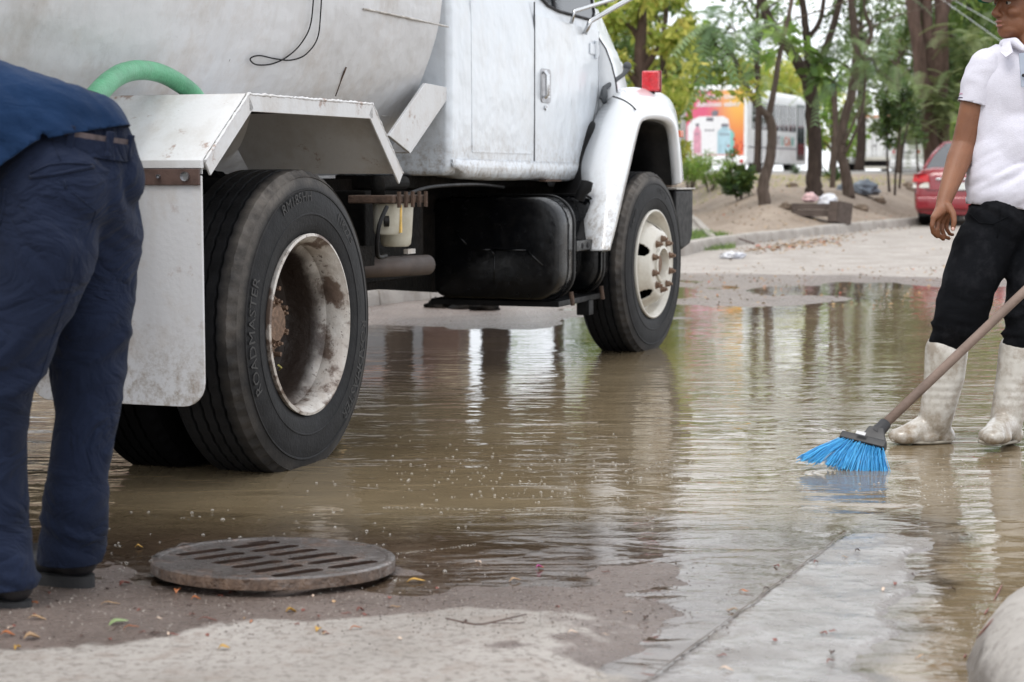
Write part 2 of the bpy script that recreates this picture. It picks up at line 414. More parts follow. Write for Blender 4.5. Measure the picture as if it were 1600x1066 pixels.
def ground_mat():
    t = NT('street_concrete_and_soil')
    A = lambda n: t.n('ShaderNodeAttribute', _attribute_name=n).outputs['Fac']
    wet, soil, pave, road = A('wet'), A('soil'), A('pave'), A('road')
    edge = t.math('ADD', wet, t.math('MULTIPLY', t.math('SUBTRACT', t.noise(22, 6, .7), .5), .5)); wet2 = t.ramp(edge, .25, .75)
    conc = t.mix(t.noise(2.2, 6), (.31, .28, .25), (.44, .405, .37))
    conc = t.mix(t.math('MULTIPLY', t.noise(45, 6, .75, lo=.5, hi=.62), .75), conc, (.17, .145, .125))
    conc = t.mix(t.math('MULTIPLY', t.noise(11, 7, .7, lo=.52, hi=.66), .5), conc, (.26, .205, .17))
    wc = t.mix(t.noise(3.5, 6), (.125, .094, .078), (.215, .168, .145))
    wc = t.mix(t.math('MULTIPLY', t.noise(90, 5, .8, lo=.5, hi=.62), .65), wc, (.075, .055, .045))
    crk = t.n('ShaderNodeTexVoronoi', Scale=2.1); crk.feature = 'DISTANCE_TO_EDGE'; wv_ = t.mix(.12, t.co(), t.n('ShaderNodeTexNoise', Scale=6.0, Detail=5.0).outputs['Color']); t.l(wv_, crk.inputs['Vector'])
    ck = t.math('MULTIPLY', t.math('SUBTRACT', 1.0, t.ramp(crk.outputs['Distance'], .0, .006)), t.noise(1.6, 3, lo=.5, hi=.62)); conc = t.mix(t.math('MULTIPLY', ck, .7), conc, (.12, .1, .085))
    wc = t.mix(A('slab'), wc, t.mix(t.noise(8, 7, .7), (.20, .18, .165), (.29, .265, .245)))
    c = t.mix(wet2, conc, wc)
    pv = t.mix(t.noise(5, 6), (.27, .25, .225), (.36, .335, .3)); c = t.mix(pave, c, t.mix(t.math('MULTIPLY', wet2, .85), pv, wc))
    so_ = t.mix(t.noise(1.4, 8, .65), (.22, .17, .13), (.36, .295, .235))
    so_ = t.mix(t.math('MULTIPLY', t.noise(14, 8, .75, lo=.52, hi=.66), .6), so_, (.14, .10, .075)); c = t.mix(soil, c, so_)
    c = t.mix(road, c, t.mix(t.noise(.5, 4), (.2, .19, .18), (.3, .285, .27)))
    rg = t.n('ShaderNodeMapRange'); rg.inputs['To Min'].default_value = .85; rg.inputs['To Max'].default_value = .32; t.l(wet2, rg.inputs['Value'])
    rr = t.math('ADD', rg.outputs[0], t.math('MULTIPLY', t.math('SUBTRACT', t.noise(30, 5), .5), .25))
    b = t.bump(t.noise(70, 7, .7), .004); b = t.bump(t.noise(9, 5), .006, prev=b)
    cw = t.math('MULTIPLY', wet2, t.math('ADD', .12, t.math('MULTIPLY', A('slab'), .8))); pz = t.pr(c, rr, 0, b, .45, Coat_Weight=t.math('MULTIPLY', cw, t.noise(6, 5, lo=.25, hi=.6)), Coat_Roughness=.09)
    t.l(t.bump(t.noise(12, 5), .0035), pz.inputs['Coat Normal']); return t.m
M_ground = ground_mat()
gx = steps((-300, -60, 20), (-60, -12, 3), (-12, -1.8, .3), (-1.8, 1.8, .022), (1.8, 4, .07), (4, 12, .2), (12, 60, 2.5), (60, 300, 20))
gy = steps((-100, -4, 8), (-4, 2.8, .4), (2.8, 5.4, .022), (5.4, 12, .08), (12, 36, .13), (36, 60, .5), (60, 120, 5), (120, 700, 40))
# make grid edges follow the raised sides closely enough; kerb stones hide the step
ground = grid_mesh('ground', gx, gy, lambda x, y: fields(x, y)[0], M_ground, attrs={
    'wet': lambda x, y: fields(x, y)[2], 'slab': lambda x, y: sst(-.004, .004, x-(.31+(y-3.5)*.45))*(1-sst(5.5, 6.5, y)), 'soil': lambda x, y: (fields(x, y)[1] == 2)*1.0,
    'pave': lambda x, y: (fields(x, y)[1] == 1)*1.0, 'road': lambda x, y: (fields(x, y)[1] == 3)*1.0})
def water_mat():
    t = NT('muddy_flood_water')
    dep = t.n('ShaderNodeAttribute', _attribute_name='depth').outputs['Fac']
    op = t.ramp(dep, .0, .024)
    mud = t.mix(t.noise(.9, 5), (.135, .100, .058), (.215, .168, .104))
    mud = t.mix(t.math('MULTIPLY', t.noise(5, 6, .7, stretch=(1, 2, 1), lo=.5, hi=.8), .4), mud, (.26, .195, .115))
    # ripples: long low swells, cross chop and fine wrinkles; calmer beyond the front wheel
    sx = t.n('ShaderNodeSeparateXYZ'); t.l(t.co(), sx.inputs[0])
    calm = t.n('ShaderNodeMapRange'); calm.inputs['From Min'].default_value = 7.6; calm.inputs['From Max'].default_value = 10.5
    calm.inputs['To Min'].default_value = 1; calm.inputs['To Max'].default_value = .22; t.l(sx.outputs['Y'], calm.inputs['Value'])
    # long concentric swells spreading from the truck
    wv = t.n('ShaderNodeTexWave', Scale=2.6, Distortion=5.0, Detail=3.0); wv.wave_type = 'RINGS'; wv.rings_direction = 'SPHERICAL'
    wv.inputs['Detail Scale'].default_value = 1.0
    mp = t.co((1, 1, 1)); mp.node.inputs['Location'].default_value = (-.3, -14.5, 0); t.l(mp, wv.inputs['Vector'])
    patch = t.noise(.8, 4, .6, lo=.35, hi=.7)
    b = t.bump(t.math('MULTIPLY', wv.outputs['Fac'], patch), .0010)
    h2 = t.math('MULTIPLY', t.noise(2.6, 3, .5, stretch=(.8, 1.9, 1), lo=0, hi=1, dist=.8), calm.outputs[0])
    b = t.bump(h2, .0085, prev=b)
    pt2 = t.noise(1.1, 3, .6, lo=.42, hi=.62, stretch=(.7, 1.4, 1))
    h3 = t.math('MULTIPLY', t.math('MULTIPLY', t.noise(9, 4, .55, stretch=(.7, 1.7, 1), lo=0, hi=1, dist=.7), calm.outputs[0]), t.math('ADD', pt2, .18))
    b = t.bump(h3, .0030, prev=b)
    h4 = t.math('MULTIPLY', t.math('MULTIPLY', t.noise(36, 3, .5, stretch=(.7, 1.4, 1), lo=0, hi=1), calm.outputs[0]), t.math('ADD', pt2, .08))
    b = t.bump(h4, .0005, prev=b)
    df = t.n('ShaderNodeBsdfDiffuse'); t.l(mud, df.inputs['Color'])
    tr = t.n('ShaderNodeBsdfTransparent', Color=(.86, .80, .70, 1))
    gl = t.n('ShaderNodeBsdfGlossy', Roughness=.025, Color=(1, 1, 1, 1)); t.l(b, gl.inputs['Normal'])
    m1 = t.n('ShaderNodeMixShader'); t.l(op, m1.inputs[0]); t.l(tr.outputs[0], m1.inputs[1]); t.l(df.outputs[0], m1.inputs[2])
    fr = t.n('ShaderNodeFresnel', IOR=1.40); t.l(b, fr.inputs['Normal'])
    m2 = t.n('ShaderNodeMixShader'); t.l(fr.outputs[0], m2.inputs[0]); t.l(m1.outputs[0], m2.inputs[1]); t.l(gl.outputs[0], m2.inputs[2])
    t.l(m2.outputs[0], t.out.inputs['Surface']); return t.m
wx = steps((-12, -1.8, .4), (-1.8, 1.8, .022), (1.8, 4, .06), (4, 9, .2))
wy = steps((3.2, 5.4, .022), (5.4, 12, .1), (12, 17.5, .12))
water = grid_mesh('flood_water', wx, wy, lambda x, y: np.zeros_like(x), water_mat(), attrs={'depth': lambda x, y: -fields(x, y)[0]})
# kerbs, stone by stone
M_kerb = simple('kerb_concrete', (.36, .33, .3), .85, var=.16, scale=4, bump=.004, bscale=50, dirt=(.2, .17, .14), dirt_amt=.6, dscale=2.5)
def near_kerb_mat():
    t = NT('near_kerb_concrete'); c = t.mix(t.noise(7, 7, .7), (.34, .31, .28), (.46, .43, .395)); c = t.mix(t.math('MULTIPLY', t.noise(40, 6, .75, lo=.52, hi=.64), .6), c, (.2, .17, .145))
    sx = t.n('ShaderNodeSeparateXYZ'); t.l(t.co(), sx.inputs[0]); w = t.ramp(t.math('ADD', sx.outputs['Z'], t.math('MULTIPLY', t.noise(9, 6, .7), .10)), .27, .19)
    c = t.mix(w, c, (.15, .13, .115)); r = t.n('ShaderNodeMapRange'); r.inputs['To Min'].default_value = .85; r.inputs['To Max'].default_value = .3; t.l(w, r.inputs['Value'])
    t.pr(c, r.outputs[0], 0, t.bump(t.noise(60, 7, .7), .004, prev=t.bump(t.noise(9, 5), .01)), .5); return t.m
M_kerbn = near_kerb_mat()
def kerb(name, label, line, a, b, length, wid, hgt, mat, bev=.015, off=0):
    pts = [Vector((p[0], p[1], 0)) for p in line]; L = [0]
    for p, q in zip(pts, pts[1:]): L.append(L[-1]+(q-p).length)
    def at(s):
        for i in range(len(pts)-1):
            if s <= L[i+1] or i == len(pts)-2:
                k = (s-L[i])/(L[i+1]-L[i]); return pts[i].lerp(pts[i+1], k), (pts[i+1]-pts[i]).normalized()
    root = thing(name, label, None, (pts[0].x, pts[0].y, 0)); root['kind'] = 'structure'
    s = a
    while s < min(b, L[-1])-.05:
        e = min(s+length, b, L[-1]); p0, t0 = at(s+.008); p1, t1 = at(e-.008)
        rows = []
        for p, t in ((p0, t0), (p1, t1)):
            n = Vector((-t.y, t.x, 0)); z = float(base_h(p.y)); j = random.uniform(-.006, .006)
            prof = [(off-.02, -.25), (off+.0, hgt*.55), (off+.018, hgt), (off+wid, hgt+.004), (off+wid, -.25)]
            rows.append([p+n*q[0]+Vector((0, 0, z+q[1]+(j if q[1] > 0 else 0))) for q in prof])
        v = rows[0]+rows[1]; n_ = 5
        f = [tuple(range(5)), tuple(range(9, 4, -1))]+[(i, (i+1) % 5, 5+(i+1) % 5, 5+i) for i in range(5)]
        mk('kerb_stone', (v, f), mat, root, bevel=bev)
        s = e
    return root
kerb('kerb', 'concrete kerb running along the far side of the flooded street', K1, 4, 80, 1.0, .15, .14, M_kerb)
kerb('kerb', 'low concrete edging between the planting bed and the grass verge', K2, .15, 16, 1.0, .12, .17, M_kerb)
# near-right kerb: broad, worn, rounded
def near_kerb():
    line = spline([Vector((x, y, 0)) for x, y in K3], 10)
    n = len(line); rows = []
    prof = [(-.03, -.12), (-.005, -.02), (.012, .03), (.035, .085), (.07, .122), (.12, .143), (.2, .150), (.34, .152), (.55, .150), (.55, -.1)]
    for i, p in enumerate(line):
        t = (line[min(i+1, n-1)]-line[max(i-1, 0)]).normalized(); m = Vector((t.y, -t.x, 0))
        rows.append([p+m*(q[0]+.010*fbm((p.x*6, p.y*6, q[1]*5)))+Vector((0, 0, q[1]*1.0+.006*fbm((p.x*9, p.y*9, 3)))) for q in prof])
    return sheet(rows)
tag(mk('kerb', near_kerb(), M_kerbn, smooth=True, subd=1), 'pale worn rounded concrete kerb at the bottom right corner', kind='structure')

# the open joint between the old street surface and the slab
jr = []
for k in range(60):
    y = 2.9+k*.033; x = .31+(y-3.5)*.45+.004*fbm((0, y*9, 0)); w_ = .0015+.003*random.random(); jr.append([Vector((x-w_, y, .0062)), Vector((x, y, .0066)), Vector((x+w_, y, .0072))])
tag(mk('slab_joint', sheet(jr), simple('joint_dirt', (.10, .08, .065), .6, var=.5, scale=30)), kind='structure')
# ------------------------------------------------------------------ tanker truck: local X forward (u), local Y = -v (v grows towards the viewer's side)
_r = P(485, 507, 6.06); _f = P(1022, 412, 10.2)
TH = math.atan2(_f.x-_r.x, _f.y-_r.y)
truck = thing('tanker_truck', 'white water tanker truck with rusty fenders parked in the flood water', 'truck', (_r.x, _r.y, 0), math.pi/2-TH)
U_ = Vector((math.sin(TH), math.cos(TH), 0)); V_ = Vector((math.cos(TH), -math.sin(TH), 0)); R0 = Vector((_r.x, _r.y, 0))
def T(px, py, v=0):
    d = ray(px, py); t = (R0.dot(V_)+v)/d.dot(V_); p = d*t; return ((p-R0).dot(U_), CAM_H+p.z)
def L3(u, v, z): return Vector((u, -v, z))
def tp(name, vf, mat, par=None, **k): return mk(name, vf, mat, par or truck, local=True, **k)
def tb(u0, u1, v0, v1, z0, z1): return box(u0, u1, -v1, -v0, z0, z1)
# --- tank
def tank_shape():
    seg = 72; rows = []; us = [-2.75]+list(np.linspace(-2.7, 1.86, 60))+[1.89]
    for i, u in enumerate(us):
        k = .985 if i in (0, len(us)-1) else 1
        row = []
        for j in range(seg+1):
            w = 2*math.pi*j/seg; r = .955*k
            n_ = fbm((u*1.3, math.cos(w)*1.4, math.sin(w)*1.4), 3)*.012
            v = -1.22+(r+n_)*math.cos(w); z = 1.83+(r+n_)*math.sin(w)
            row.append(L3(u, v, z))
        rows.append(row)
    v, f = sheet(rows); n = len(v)
    for u, ri in ((-2.93, 0), (1.97, len(us)-1)):          # domed ends
        b0 = len(v); rr = .7
        v += [tuple(L3((us[ri]+2*u)/3, -1.22+rr*.955*math.cos(2*math.pi*j/seg), 1.83+rr*.955*math.sin(2*math.pi*j/seg))) for j in range(seg)]
        v.append(tuple(L3(u, -1.22, 1.83)))
        for j in range(seg):
            f.append((ri*(seg+1)+j, ri*(seg+1)+(j+1) % seg, b0+(j+1) % seg, b0+j)); f.append((b0+j, b0+(j+1) % seg, b0+seg))
    return v, f
tank = tp('tank', tank_shape(), M_tank, smooth=True, weld=True)
def on_tank(px, py, lift=.004):
    """point on the tank surface seen at a photo pixel"""
    d = ray(px, py); best = None
    lo, hi = 3.0, 12.0; o = Vector((0, 0, CAM_H))
    def inside(t):
        p = o+d*t-R0; v = p.dot(V_); z = p.z; return math.hypot(v+1.22, z-1.83)-.955
    t = 3.0
    while t < 12 and inside(t) > lift: t += .01
    p = o+d*t-R0; return L3(p.dot(U_), p.dot(V_), p.z)
def weld_line(pxs, r=.005):
    pts = []
    for (a, b), (c, e) in zip(pxs, pxs[1:]):
        n = max(2, int(math.hypot(c-a, e-b)/8))
        for k in range(n): pts.append(on_tank(a+(c-a)*k/n, b+(e-b)*k/n, .001))
    pts.append(on_tank(*pxs[-1], .001))
    return tube(pts, [r*(.7+.6*random.random()) for _ in pts], 6)
M_weld = simple('weld_bead', (.5, .48, .45), .5, var=.25, scale=30, dirt=(.25, .17, .1), dirt_amt=.6)
tp('weld_seam', weld_line([(568, 14), (600, 20), (660, 33), (700, 42)]), M_weld, tank, smooth=True)
tp('weld_seam', weld_line([(368, 70), (352, 110), (335, 140)], .002), M_rust, tank, smooth=True)
tp('weld_seam', weld_line([(46, 5), (28, 40), (18, 62)], .002), M_rust, tank, smooth=True)
tp('weld_seam', weld_line([(541, 105), (532, 128), (524, 150)], .0035), M_rust, tank, smooth=True)
tp('weld_seam', weld_line([(596, 181), (612, 183), (630, 184)], .003), M_weld, tank, smooth=True)
wire = [on_tank(*p, .02) for p in [(503, -25), (501, 20), (496, 60), (478, 85), (455, 94), (430, 92), (405, 87), (391, 92), (400, 101), (425, 100), (450, 88), (472, 66), (486, 35), (491, -25)]]
tp('wire_loop', tube(spline(wire, 6), .0028, 6), M_black, smooth=True)
# --- gusset plate between tank and frame
g0 = [T(665, 130, -.32), T(708, 138, -.32), T(640, 238, -.32), T(608, 212, -.32)]
tp('tank_bracket', prism(g0, -.32, -.335), M_fender, bevel=.003)
def offs(a, b, w): return [a, b, (b[0]+w, b[1]), (a[0]+w, a[1])]
br = MB(); br.add(prism([g0[1], (g0[1][0]+.012, g0[1][1]-.004), (g0[2][0]+.012, g0[2][1]-.004), g0[2]], -.321, -.42))
tp('bracket_flange', br.vf, M_fender)
# --- rear fender
FL = [(-.735, .985), (-.735, 1.022), (-.458, 1.232), (.478, 1.238), (.75, .99)]
def strip(pl, v0, v1, th):
    m = MB()
    for a, b in zip(pl, pl[1:]):
        a = Vector(a); b = Vector(b); n = Vector((-(b-a).y, (b-a).x)).normalized()*th
        m.add(prism([a, b, b+n, a+n], v0, v1))
    return m.vf
ff = tp('rear_fender', strip(FL, .012, -.62, .004), M_fender)
lip = MB()
for a, b in zip(FL[1:], FL[2:]):
    a = Vector(a); b = Vector(b); n = Vector(((b-a).y, -(b-a).x)).normalized()*.052
    lip.add(prism([a, b, b+n, a+n], .014, .022))
tp('fender_lip', lip.vf, M_fender, ff, bevel=.002)
# ragged rusty edge beads where the lip is welded on
for a, b in zip(FL[1:], FL[2:]):
    a = Vector(a); b = Vector(b); n = int((b-a).length/.012)
    tp('weld_bead', tube([L3(*(lambda q: (q.x, .02, q.y+.003*random.random()))(a.lerp(b, k/n))) for k in range(n+1)], [.0035+.003*random.random() for _ in range(n+1)], 5), M_fender, ff, smooth=True)
tp('fender_brace', tb(-.05, -.02, -.62, .01, 1.19, 1.225), M_chassis, ff)
# --- mud flap
def rrect(a0, a1, z0, z1, r, n=6, top=False):
    p = []
    for cx, cz, s in ((a1-r, z0+r, -90), (a1-.003, z1-.003, 0) if not top else (a1-r, z1-r, 0), (a0+.003, z1-.003, 90) if not top else (a0+r, z1-r, 90), (a0+r, z0+r, 180)):
        rr = r if (top or cz < (z0+z1)/2) else .003
        for k in range(n+1):
            w = R_(s+90*k/n); p.append((cx+rr*math.cos(w), cz+rr*math.sin(w)))
    return p
tp('mud_flap', prism(rrect(-.60, .016, .285, .98, .075), -.752, -.742, 'vz'), M_flap, bevel=.002)
tp('flap_rail', tb(-.757, -.738, -.62, .018, 1.002, 1.027), M_fender, bevel=.002)
st = tp('flap_strap', tb(-.762, -.752, -.62, .014, .952, 1.0), M_ruststrap, bevel=.002)
for v in (-.03, -.12, -.35, -.55):
    tp('strap_bolt', xf(lathe([(0, .0), (0, .014 if v == -.03 else .006), (-.008, .014 if v == -.03 else .006)], 14), Matrix.Translation(L3(-.764, v, .978)) @ Matrix.Rotation(R_(90), 4, 'Z')), M_dull, st)
# --- wheels
def tyre_vf(w=.275, r0=.298, r1=.522, seg=240):
    side = [(-.028, r0-.004), (-.012, r0+.004), (-.004, r0+.02), (.002, r0+.045), (.004, .37), (.0062, .372), (.0062, .376), (.0045, .378), (.004, .40), (.002, .43), (-.002, .452), (.000, .454), (.000, .459), (-.004, .461), (-.008, .48), (-.0135, .497), (-.011, .499), (-.017, .505), (-.024, .513), (-.034, r1)]
    ctr = -w/2
    tread = []
    gr = [-.075, -.118, -.157, -.2]
    tv = -.034
    for g in gr: tread += [(g+.0055, r1+.002), (g+.003, r1-.011), (g-.003, r1-.011), (g-.0055, r1+.002)]
    back = [(-w-a, r) for a, r in side[::-1]]
    prof = side+tread+back
    ns, nt = len(side), len(tread)
    gi = set(range(ns, ns+nt))
    def jit(k, i, a, r):
        if i in gi: a += .0016*(1 if (k//2) % 2 else -1)
        if i in (ns-3, ns-2) and (k % 4) < 2: a -= .007; r -= .002
        if i == ns-1 and (k % 4) < 2: r -= .003; a -= .004
        return a, r
    return lathe(prof, seg, jit=jit), len(prof), prof
TY, TN, TPROF = tyre_vf()
def add_tyre(par, mat, off, rot=None, name='tyre'):
    vf = xf(TY, off)
    o = tp(name, vf, mat, par, smooth='auto')
    d = [max(0, min(1, (r-.455)/.03)) if a > -.05 else 0 for a, r in TPROF]
    # road dust clings unevenly round the outer shoulder
    at = o.data.attributes.new('dust', 'FLOAT', 'POINT'); nk = len(TY[0])//TN; vals = []
    for k in range(nk):
        w = 2*math.pi*k/nk; m = .28+.72*max(0, math.cos(w-R_(125)))**1.2; m *= .75+.5*fbm((math.cos(w)*3, math.sin(w)*3, 1), 3)
        vals += [max(0, min(1, q*m)) for q in d]
    at.data.foreach_set('value', vals)
    return o
def bent_text(s, r, size, start_deg, ext=.0006, flip=1, voff=.004):
    """lettering moulded round the sidewall; start angle clockwise from the top as seen from the viewer's side"""
    v, f = text_vf(s, size, ext); out = []
    for p in v:
        a = R_(90-start_deg)-p.x/r; rr = r+p.y
        out.append(Vector((math.cos(a)*rr, -(voff+p.z), math.sin(a)*rr)))
    return out, f
RW = Matrix.Translation(L3(0, 0, .479)); RW2 = Matrix.Translation(L3(0, -.335, .479))
# seen from the viewer's side local +u runs to the right, so text reads correctly with x -> cos
rw = thing('wheel', None, None)
bpy.data.objects.remove(rw)
def wheel_root(u, v, z, rot=0, label=None):
    o = bpy.data.objects.new('wheel', None); C.objects.link(o); o.parent = truck; o.location = L3(u, v, z); o.rotation_euler = (0, 0, rot)
    if label: o['label'] = label
    return o
I4 = Matrix.Identity(4)
ow = wheel_root(0, 0, .479, 0, 'rear wheel with deep rusty white rim')
iw = wheel_root(0, -.335, .479)
ty = add_tyre(ow, M_tyre, I4)
for a_ in (('ROADMASTER', .405, .058, -118), ('RM185HH', .418, .05, -28), ('11R22.5', .405, .045, 30), ('ROADMASTER', .405, .058, 92)): tp('tyre_lettering', bent_text(*a_), M_text, ow)
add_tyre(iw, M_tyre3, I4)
# deep outer rim of the dual pair
rp = [(-.03, .296), (-.004, .306), (.004, .307), (.006, .300), (-.006, .293), (-.02, .283), (-.045, .279), (-.075, .279), (-.09, .262), (-.115, .252), (-.16, .250), (-.20, .247), (-.212, .242), (-.22, .22), (-.222, .17), (-.215, .145), (-.213, .09), (-.213, .0)]
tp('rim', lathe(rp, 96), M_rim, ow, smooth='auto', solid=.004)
hb = [(-.213, .105), (-.155, .1), (-.15, .095), (-.15, .07), (-.125, .06), (-.12, .0)]
tp('hub', lathe(hb, 32), M_nut, ow, smooth='auto')
def hexnut(r, l): return prism([(r*math.cos(R_(60*k)), r*math.sin(R_(60*k))) for k in range(6)], 0, l)
def nuts(par, n, rad, v0, l, r=.017, stud=.03, z0=0):
    for k in range(n):
        w = 2*math.pi*(k+.5)/n; m = MB(); m.add(prism([(rad*math.cos(w)+r*math.cos(R_(60*j+k*17)), rad*math.sin(w)+r*math.sin(R_(60*j+k*17))) for j in range(6)], v0, v0+l))
        m.add(tube([L3(rad*math.cos(w), v0+l, rad*math.sin(w)), L3(rad*math.cos(w), v0+l+stud, rad*math.sin(w))], r*.52, 8))
        m.add(prism([(rad*math.cos(w)+r*1.3*math.cos(R_(36*j)), rad*math.sin(w)+r*1.3*math.sin(R_(36*j))) for j in range(10)], v0, v0+.006))
        tp('lug_nut', m.vf, M_nut, par, bevel=.0015)
nuts(ow, 10, .142, -.215, .03)
nuts(ow, 8, .078, -.15, .018, .011, .012)
tp('grass_stem', tube([L3(-.2, -.02, -.12), L3(-.1, -.06, -.14), L3(.0, -.12, -.16)], .003, 5), simple('dry_yellow_stem', (.4, .36, .1), .7), ow)
# front wheel, slightly steered
fw = wheel_root(4.401, 0, .489, R_(-4.5), 'front wheel with cream rim and rusty lug nuts')
add_tyre(fw, M_tyre2, I4)
for a_ in (('11R22.5', .405, .05, 5), ('RADIAL', .405, .05, 120), ('TUBELESS', .42, .03, -60)): tp('tyre_lettering', bent_text(*a_), M_text, fw)
fp = [(-.03, .296), (-.004, .306), (.004, .307), (.006, .300), (-.006, .293), (-.02, .283), (-.05, .275), (-.07, .268), (-.075, .262), (-.066, .252), (-.04, .238), (-.008, .222), (.018, .203), (.034, .188), (.04, .178), (.042, .16), (.042, .115), (.038, .108), (.0, .106)]
# refine the disc so that hand holes can be cut
fine = [fp[0]]
for a, b in zip(fp, fp[1:]):
    n = max(1, int(math.dist(a, b)/.006)); fine += [(a[0]+(b[0]-a[0])*k/n, a[1]+(b[1]-a[1])*k/n) for k in range(1, n+1)]
SEGF = 200; vF, fF = lathe(fine, SEGF)
hole = []
for k in range(5):
    w = 2*math.pi*k/5+R_(157); hole.append((.222*math.cos(w), .222*math.sin(w)))
def inh(q):
    c = sum((Vector(vF[i]) for i in q), Vector())/len(q)
    rr = math.hypot(c.x, c.z)
    return .18 < rr < .262 and any(math.hypot(c.x-hx, c.z-hz) < .034 for hx, hz in hole)
fF = [q for q in fF if not inh(q)]
tp('rim', (vF, fF), M_rimf, fw, smooth=True, solid=.006)
tp('hub', lathe([(.03, .112), (.055, .104), (.058, .09), (.03, .082), (.0, .08), (.0, .0)], 40), M_rimf, fw, smooth='auto')
tp('hub_cap', lathe([(.0, .06), (.028, .055), (.034, .04), (.034, 0)], 32), M_nut, fw, smooth='auto')
nuts(fw, 10, .143, .042, .026, .017, .014)
# far-side wheels
for u, v in ((0, -1.80), (0, -2.135), (4.401, -2.16)):
    w_ = wheel_root(u, v, .479); add_tyre(w_, M_tyre, I4); tp('rim', lathe([(-.004, .306), (-.05, .27), (-.14, .25), (-.14, 0)], 32), M_rim, w_, smooth='auto')
# --- chassis
tp('frame_rail', tb(-2.9, 6.0, -.86, -.78, .72, .97), M_chassis, bevel=.004)
tp('frame_rail', tb(-2.9, 6.0, -1.66, -1.58, .72, .97), M_chassis, bevel=.004)
for u in (-2.2, -1, 1.1, 2.4, 3.6, 5.4): tp('cross_member', tb(u-.05, u+.05, -1.58, -.86, .74, .93), M_chassis)
ax = MB(); ax.add(tube([L3(0, -.2, .479), L3(0, -2.24, .479)], .075, 14)); ax.add(ball(L3(0, -1.22, .5), (.24, .2, .22), 16, 10)); tp('rear_axle', ax.vf, M_chassis, smooth=True)
tp('front_axle', tube([L3(4.4, -.2, .42), L3(4.4, -.5, .38), L3(4.4, -1.9, .38), L3(4.4, -2.2, .42)], .055, 10), M_chassis, smooth=True)
tp('drive_shaft', tube([L3(.2, -1.22, .55), L3(3.6, -1.22, .72)], .05, 12), M_chassis, smooth=True)
tp('engine', tb(3.9, 5.8, -1.62, -.82, .55, 1.3), M_chassis, bevel=.05)
tp('gearbox', tb(2.9, 3.9, -1.45, -.98, .55, .95), M_chassis, bevel=.05)
for v in (-.74, -1.70):
    lf = MB()
    for k in range(5): lf.add(tube([L3(-.62+k*.09, v, .72+k*.0-.015*k), L3(0, v, .60-.018*k), L3(.62-k*.09, v, .72-.015*k)], .022, 6))
    tp('leaf_spring', lf.vf, M_chassis)
tp('tank_cradle', tb(-2.6, 1.85, -.98, -.78, .972, 1.0), M_fender, bevel=.004); tp('tank_cradle', tb(-2.6, 1.85, -1.66, -1.46, .972, 1.0), M_fender, bevel=.004)
# dark plates and air tanks behind the rear wheel, seen through the gap
tp('air_tank', tube([L3(.62, -.62, .80), L3(.62, -.60, .80), L3(1.28, -.60, .80), L3(1.30, -.6, .80)], [.06, .125, .125, .06], 20), M_chassis, smooth=True)
tp('battery_box', tb(1.55, 2.2, -.78, -.5, .52, .92), M_chassis, bevel=.01)
zs0, zs1 = T(590, 452, -.785), T(880, 468, -.785)
tp('underbody_shade_sheet', prism([(.45, .80), (.45, zs0[1]+.02), (zs0[0], zs0[1]), (zs1[0], zs1[1]), (zs1[0], .8)], -.772, -.80), M_chassis)  # added dark sheet, stands in for the black shaded underbody
tp('far_tank', tb(1.2, 3.4, -2.2, -1.7, .42, .85), M_chassis, bevel=.05)
tp('cab_floor', tb(2.02, 5.9, -2.1, -.5, .93, .985), M_chassis)
# air dryer: white bowl with black spot and yellow streak
ad = tp('air_dryer', xf(lathe([(.69, .0), (.69, .052), (.70, .062), (.73, .066), (.86, .074), (.87, .074)], 24, 'z'), Matrix.Translation(L3(1.42, -.30, 0))), simple('stained_white_plastic', (.55, .53, .45), .5, var=.12, dirt=(.3, .25, .15), dirt_amt=.6), smooth='auto')
tp('reservoir', xf(lathe([(.745, .0), (.745, .05), (.755, .058), (.86, .062), (.87, .062)], 24, 'z'), Matrix.Translation(L3(1.27, -.27, 0))), MAT['stained_white_plastic'], ad, smooth='auto')
tp('yellow_streak', tb(1.255, 1.272, -.215, -.2075, .752, .865), simple('yellow_grease', (.6, .38, .08), .5, var=.3, scale=40, bump=.001), ad)
tp('plug', xf(lathe([(0, 0), (0, .022), (-.02, .022)], 16), Matrix.Translation(L3(1.2, -.235, .80)) @ Matrix.Rotation(R_(30), 4, 'Z')), M_black, ad)
tp('dryer_head', tb(1.16, 1.52, -.4, -.2, .872, .905), M_rust, ad, bevel=.006)
for k in range(5): tp('head_bolt', tube([L3(1.2+k*.07, -.19, .855), L3(1.2+k*.07, -.19, .92)], .009, 6), M_rust, ad)
tp('dryer_top', tube([L3(1.24, -.3, .905), L3(1.24, -.3, .955), L3(1.5, -.3, .955)], .03, 12), M_chassis, ad, smooth=True)
tp('air_line', tube(spline([L3(1.1, -.2, .86), L3(1.02, -.2, .78), L3(1.05, -.22, .67), L3(1.2, -.25, .66)], 8), .009, 8), M_black, smooth=True)
tp('air_line', tube(spline([L3(1.5, -.3, .9), L3(1.8, -.3, .935), L3(2.4, -.32, .945), L3(3.0, -.4, .93)], 8), .008, 8), M_black, smooth=True)
tp('small_bracket', tb(1.50, 1.58, -.30, -.28, .655, .675), M_weld)
tp('hanger', tb(1.0, 1.2, -.5, -.3, .62, .70), M_chassis)
# exhaust outlet
ex = tp('exhaust_pipe', tube([TULoc for TULoc in (L3(.75, -.62, .61), L3(1.5, -.37, .60), L3(1.76, -.30, .598))], .042, 20, cap=False), simple('sooty_pipe', (.06, .045, .038), .6, metal=.3, var=.3, scale=8, dirt=(.14, .10, .08), dirt_amt=.4), smooth=True, solid=.004)
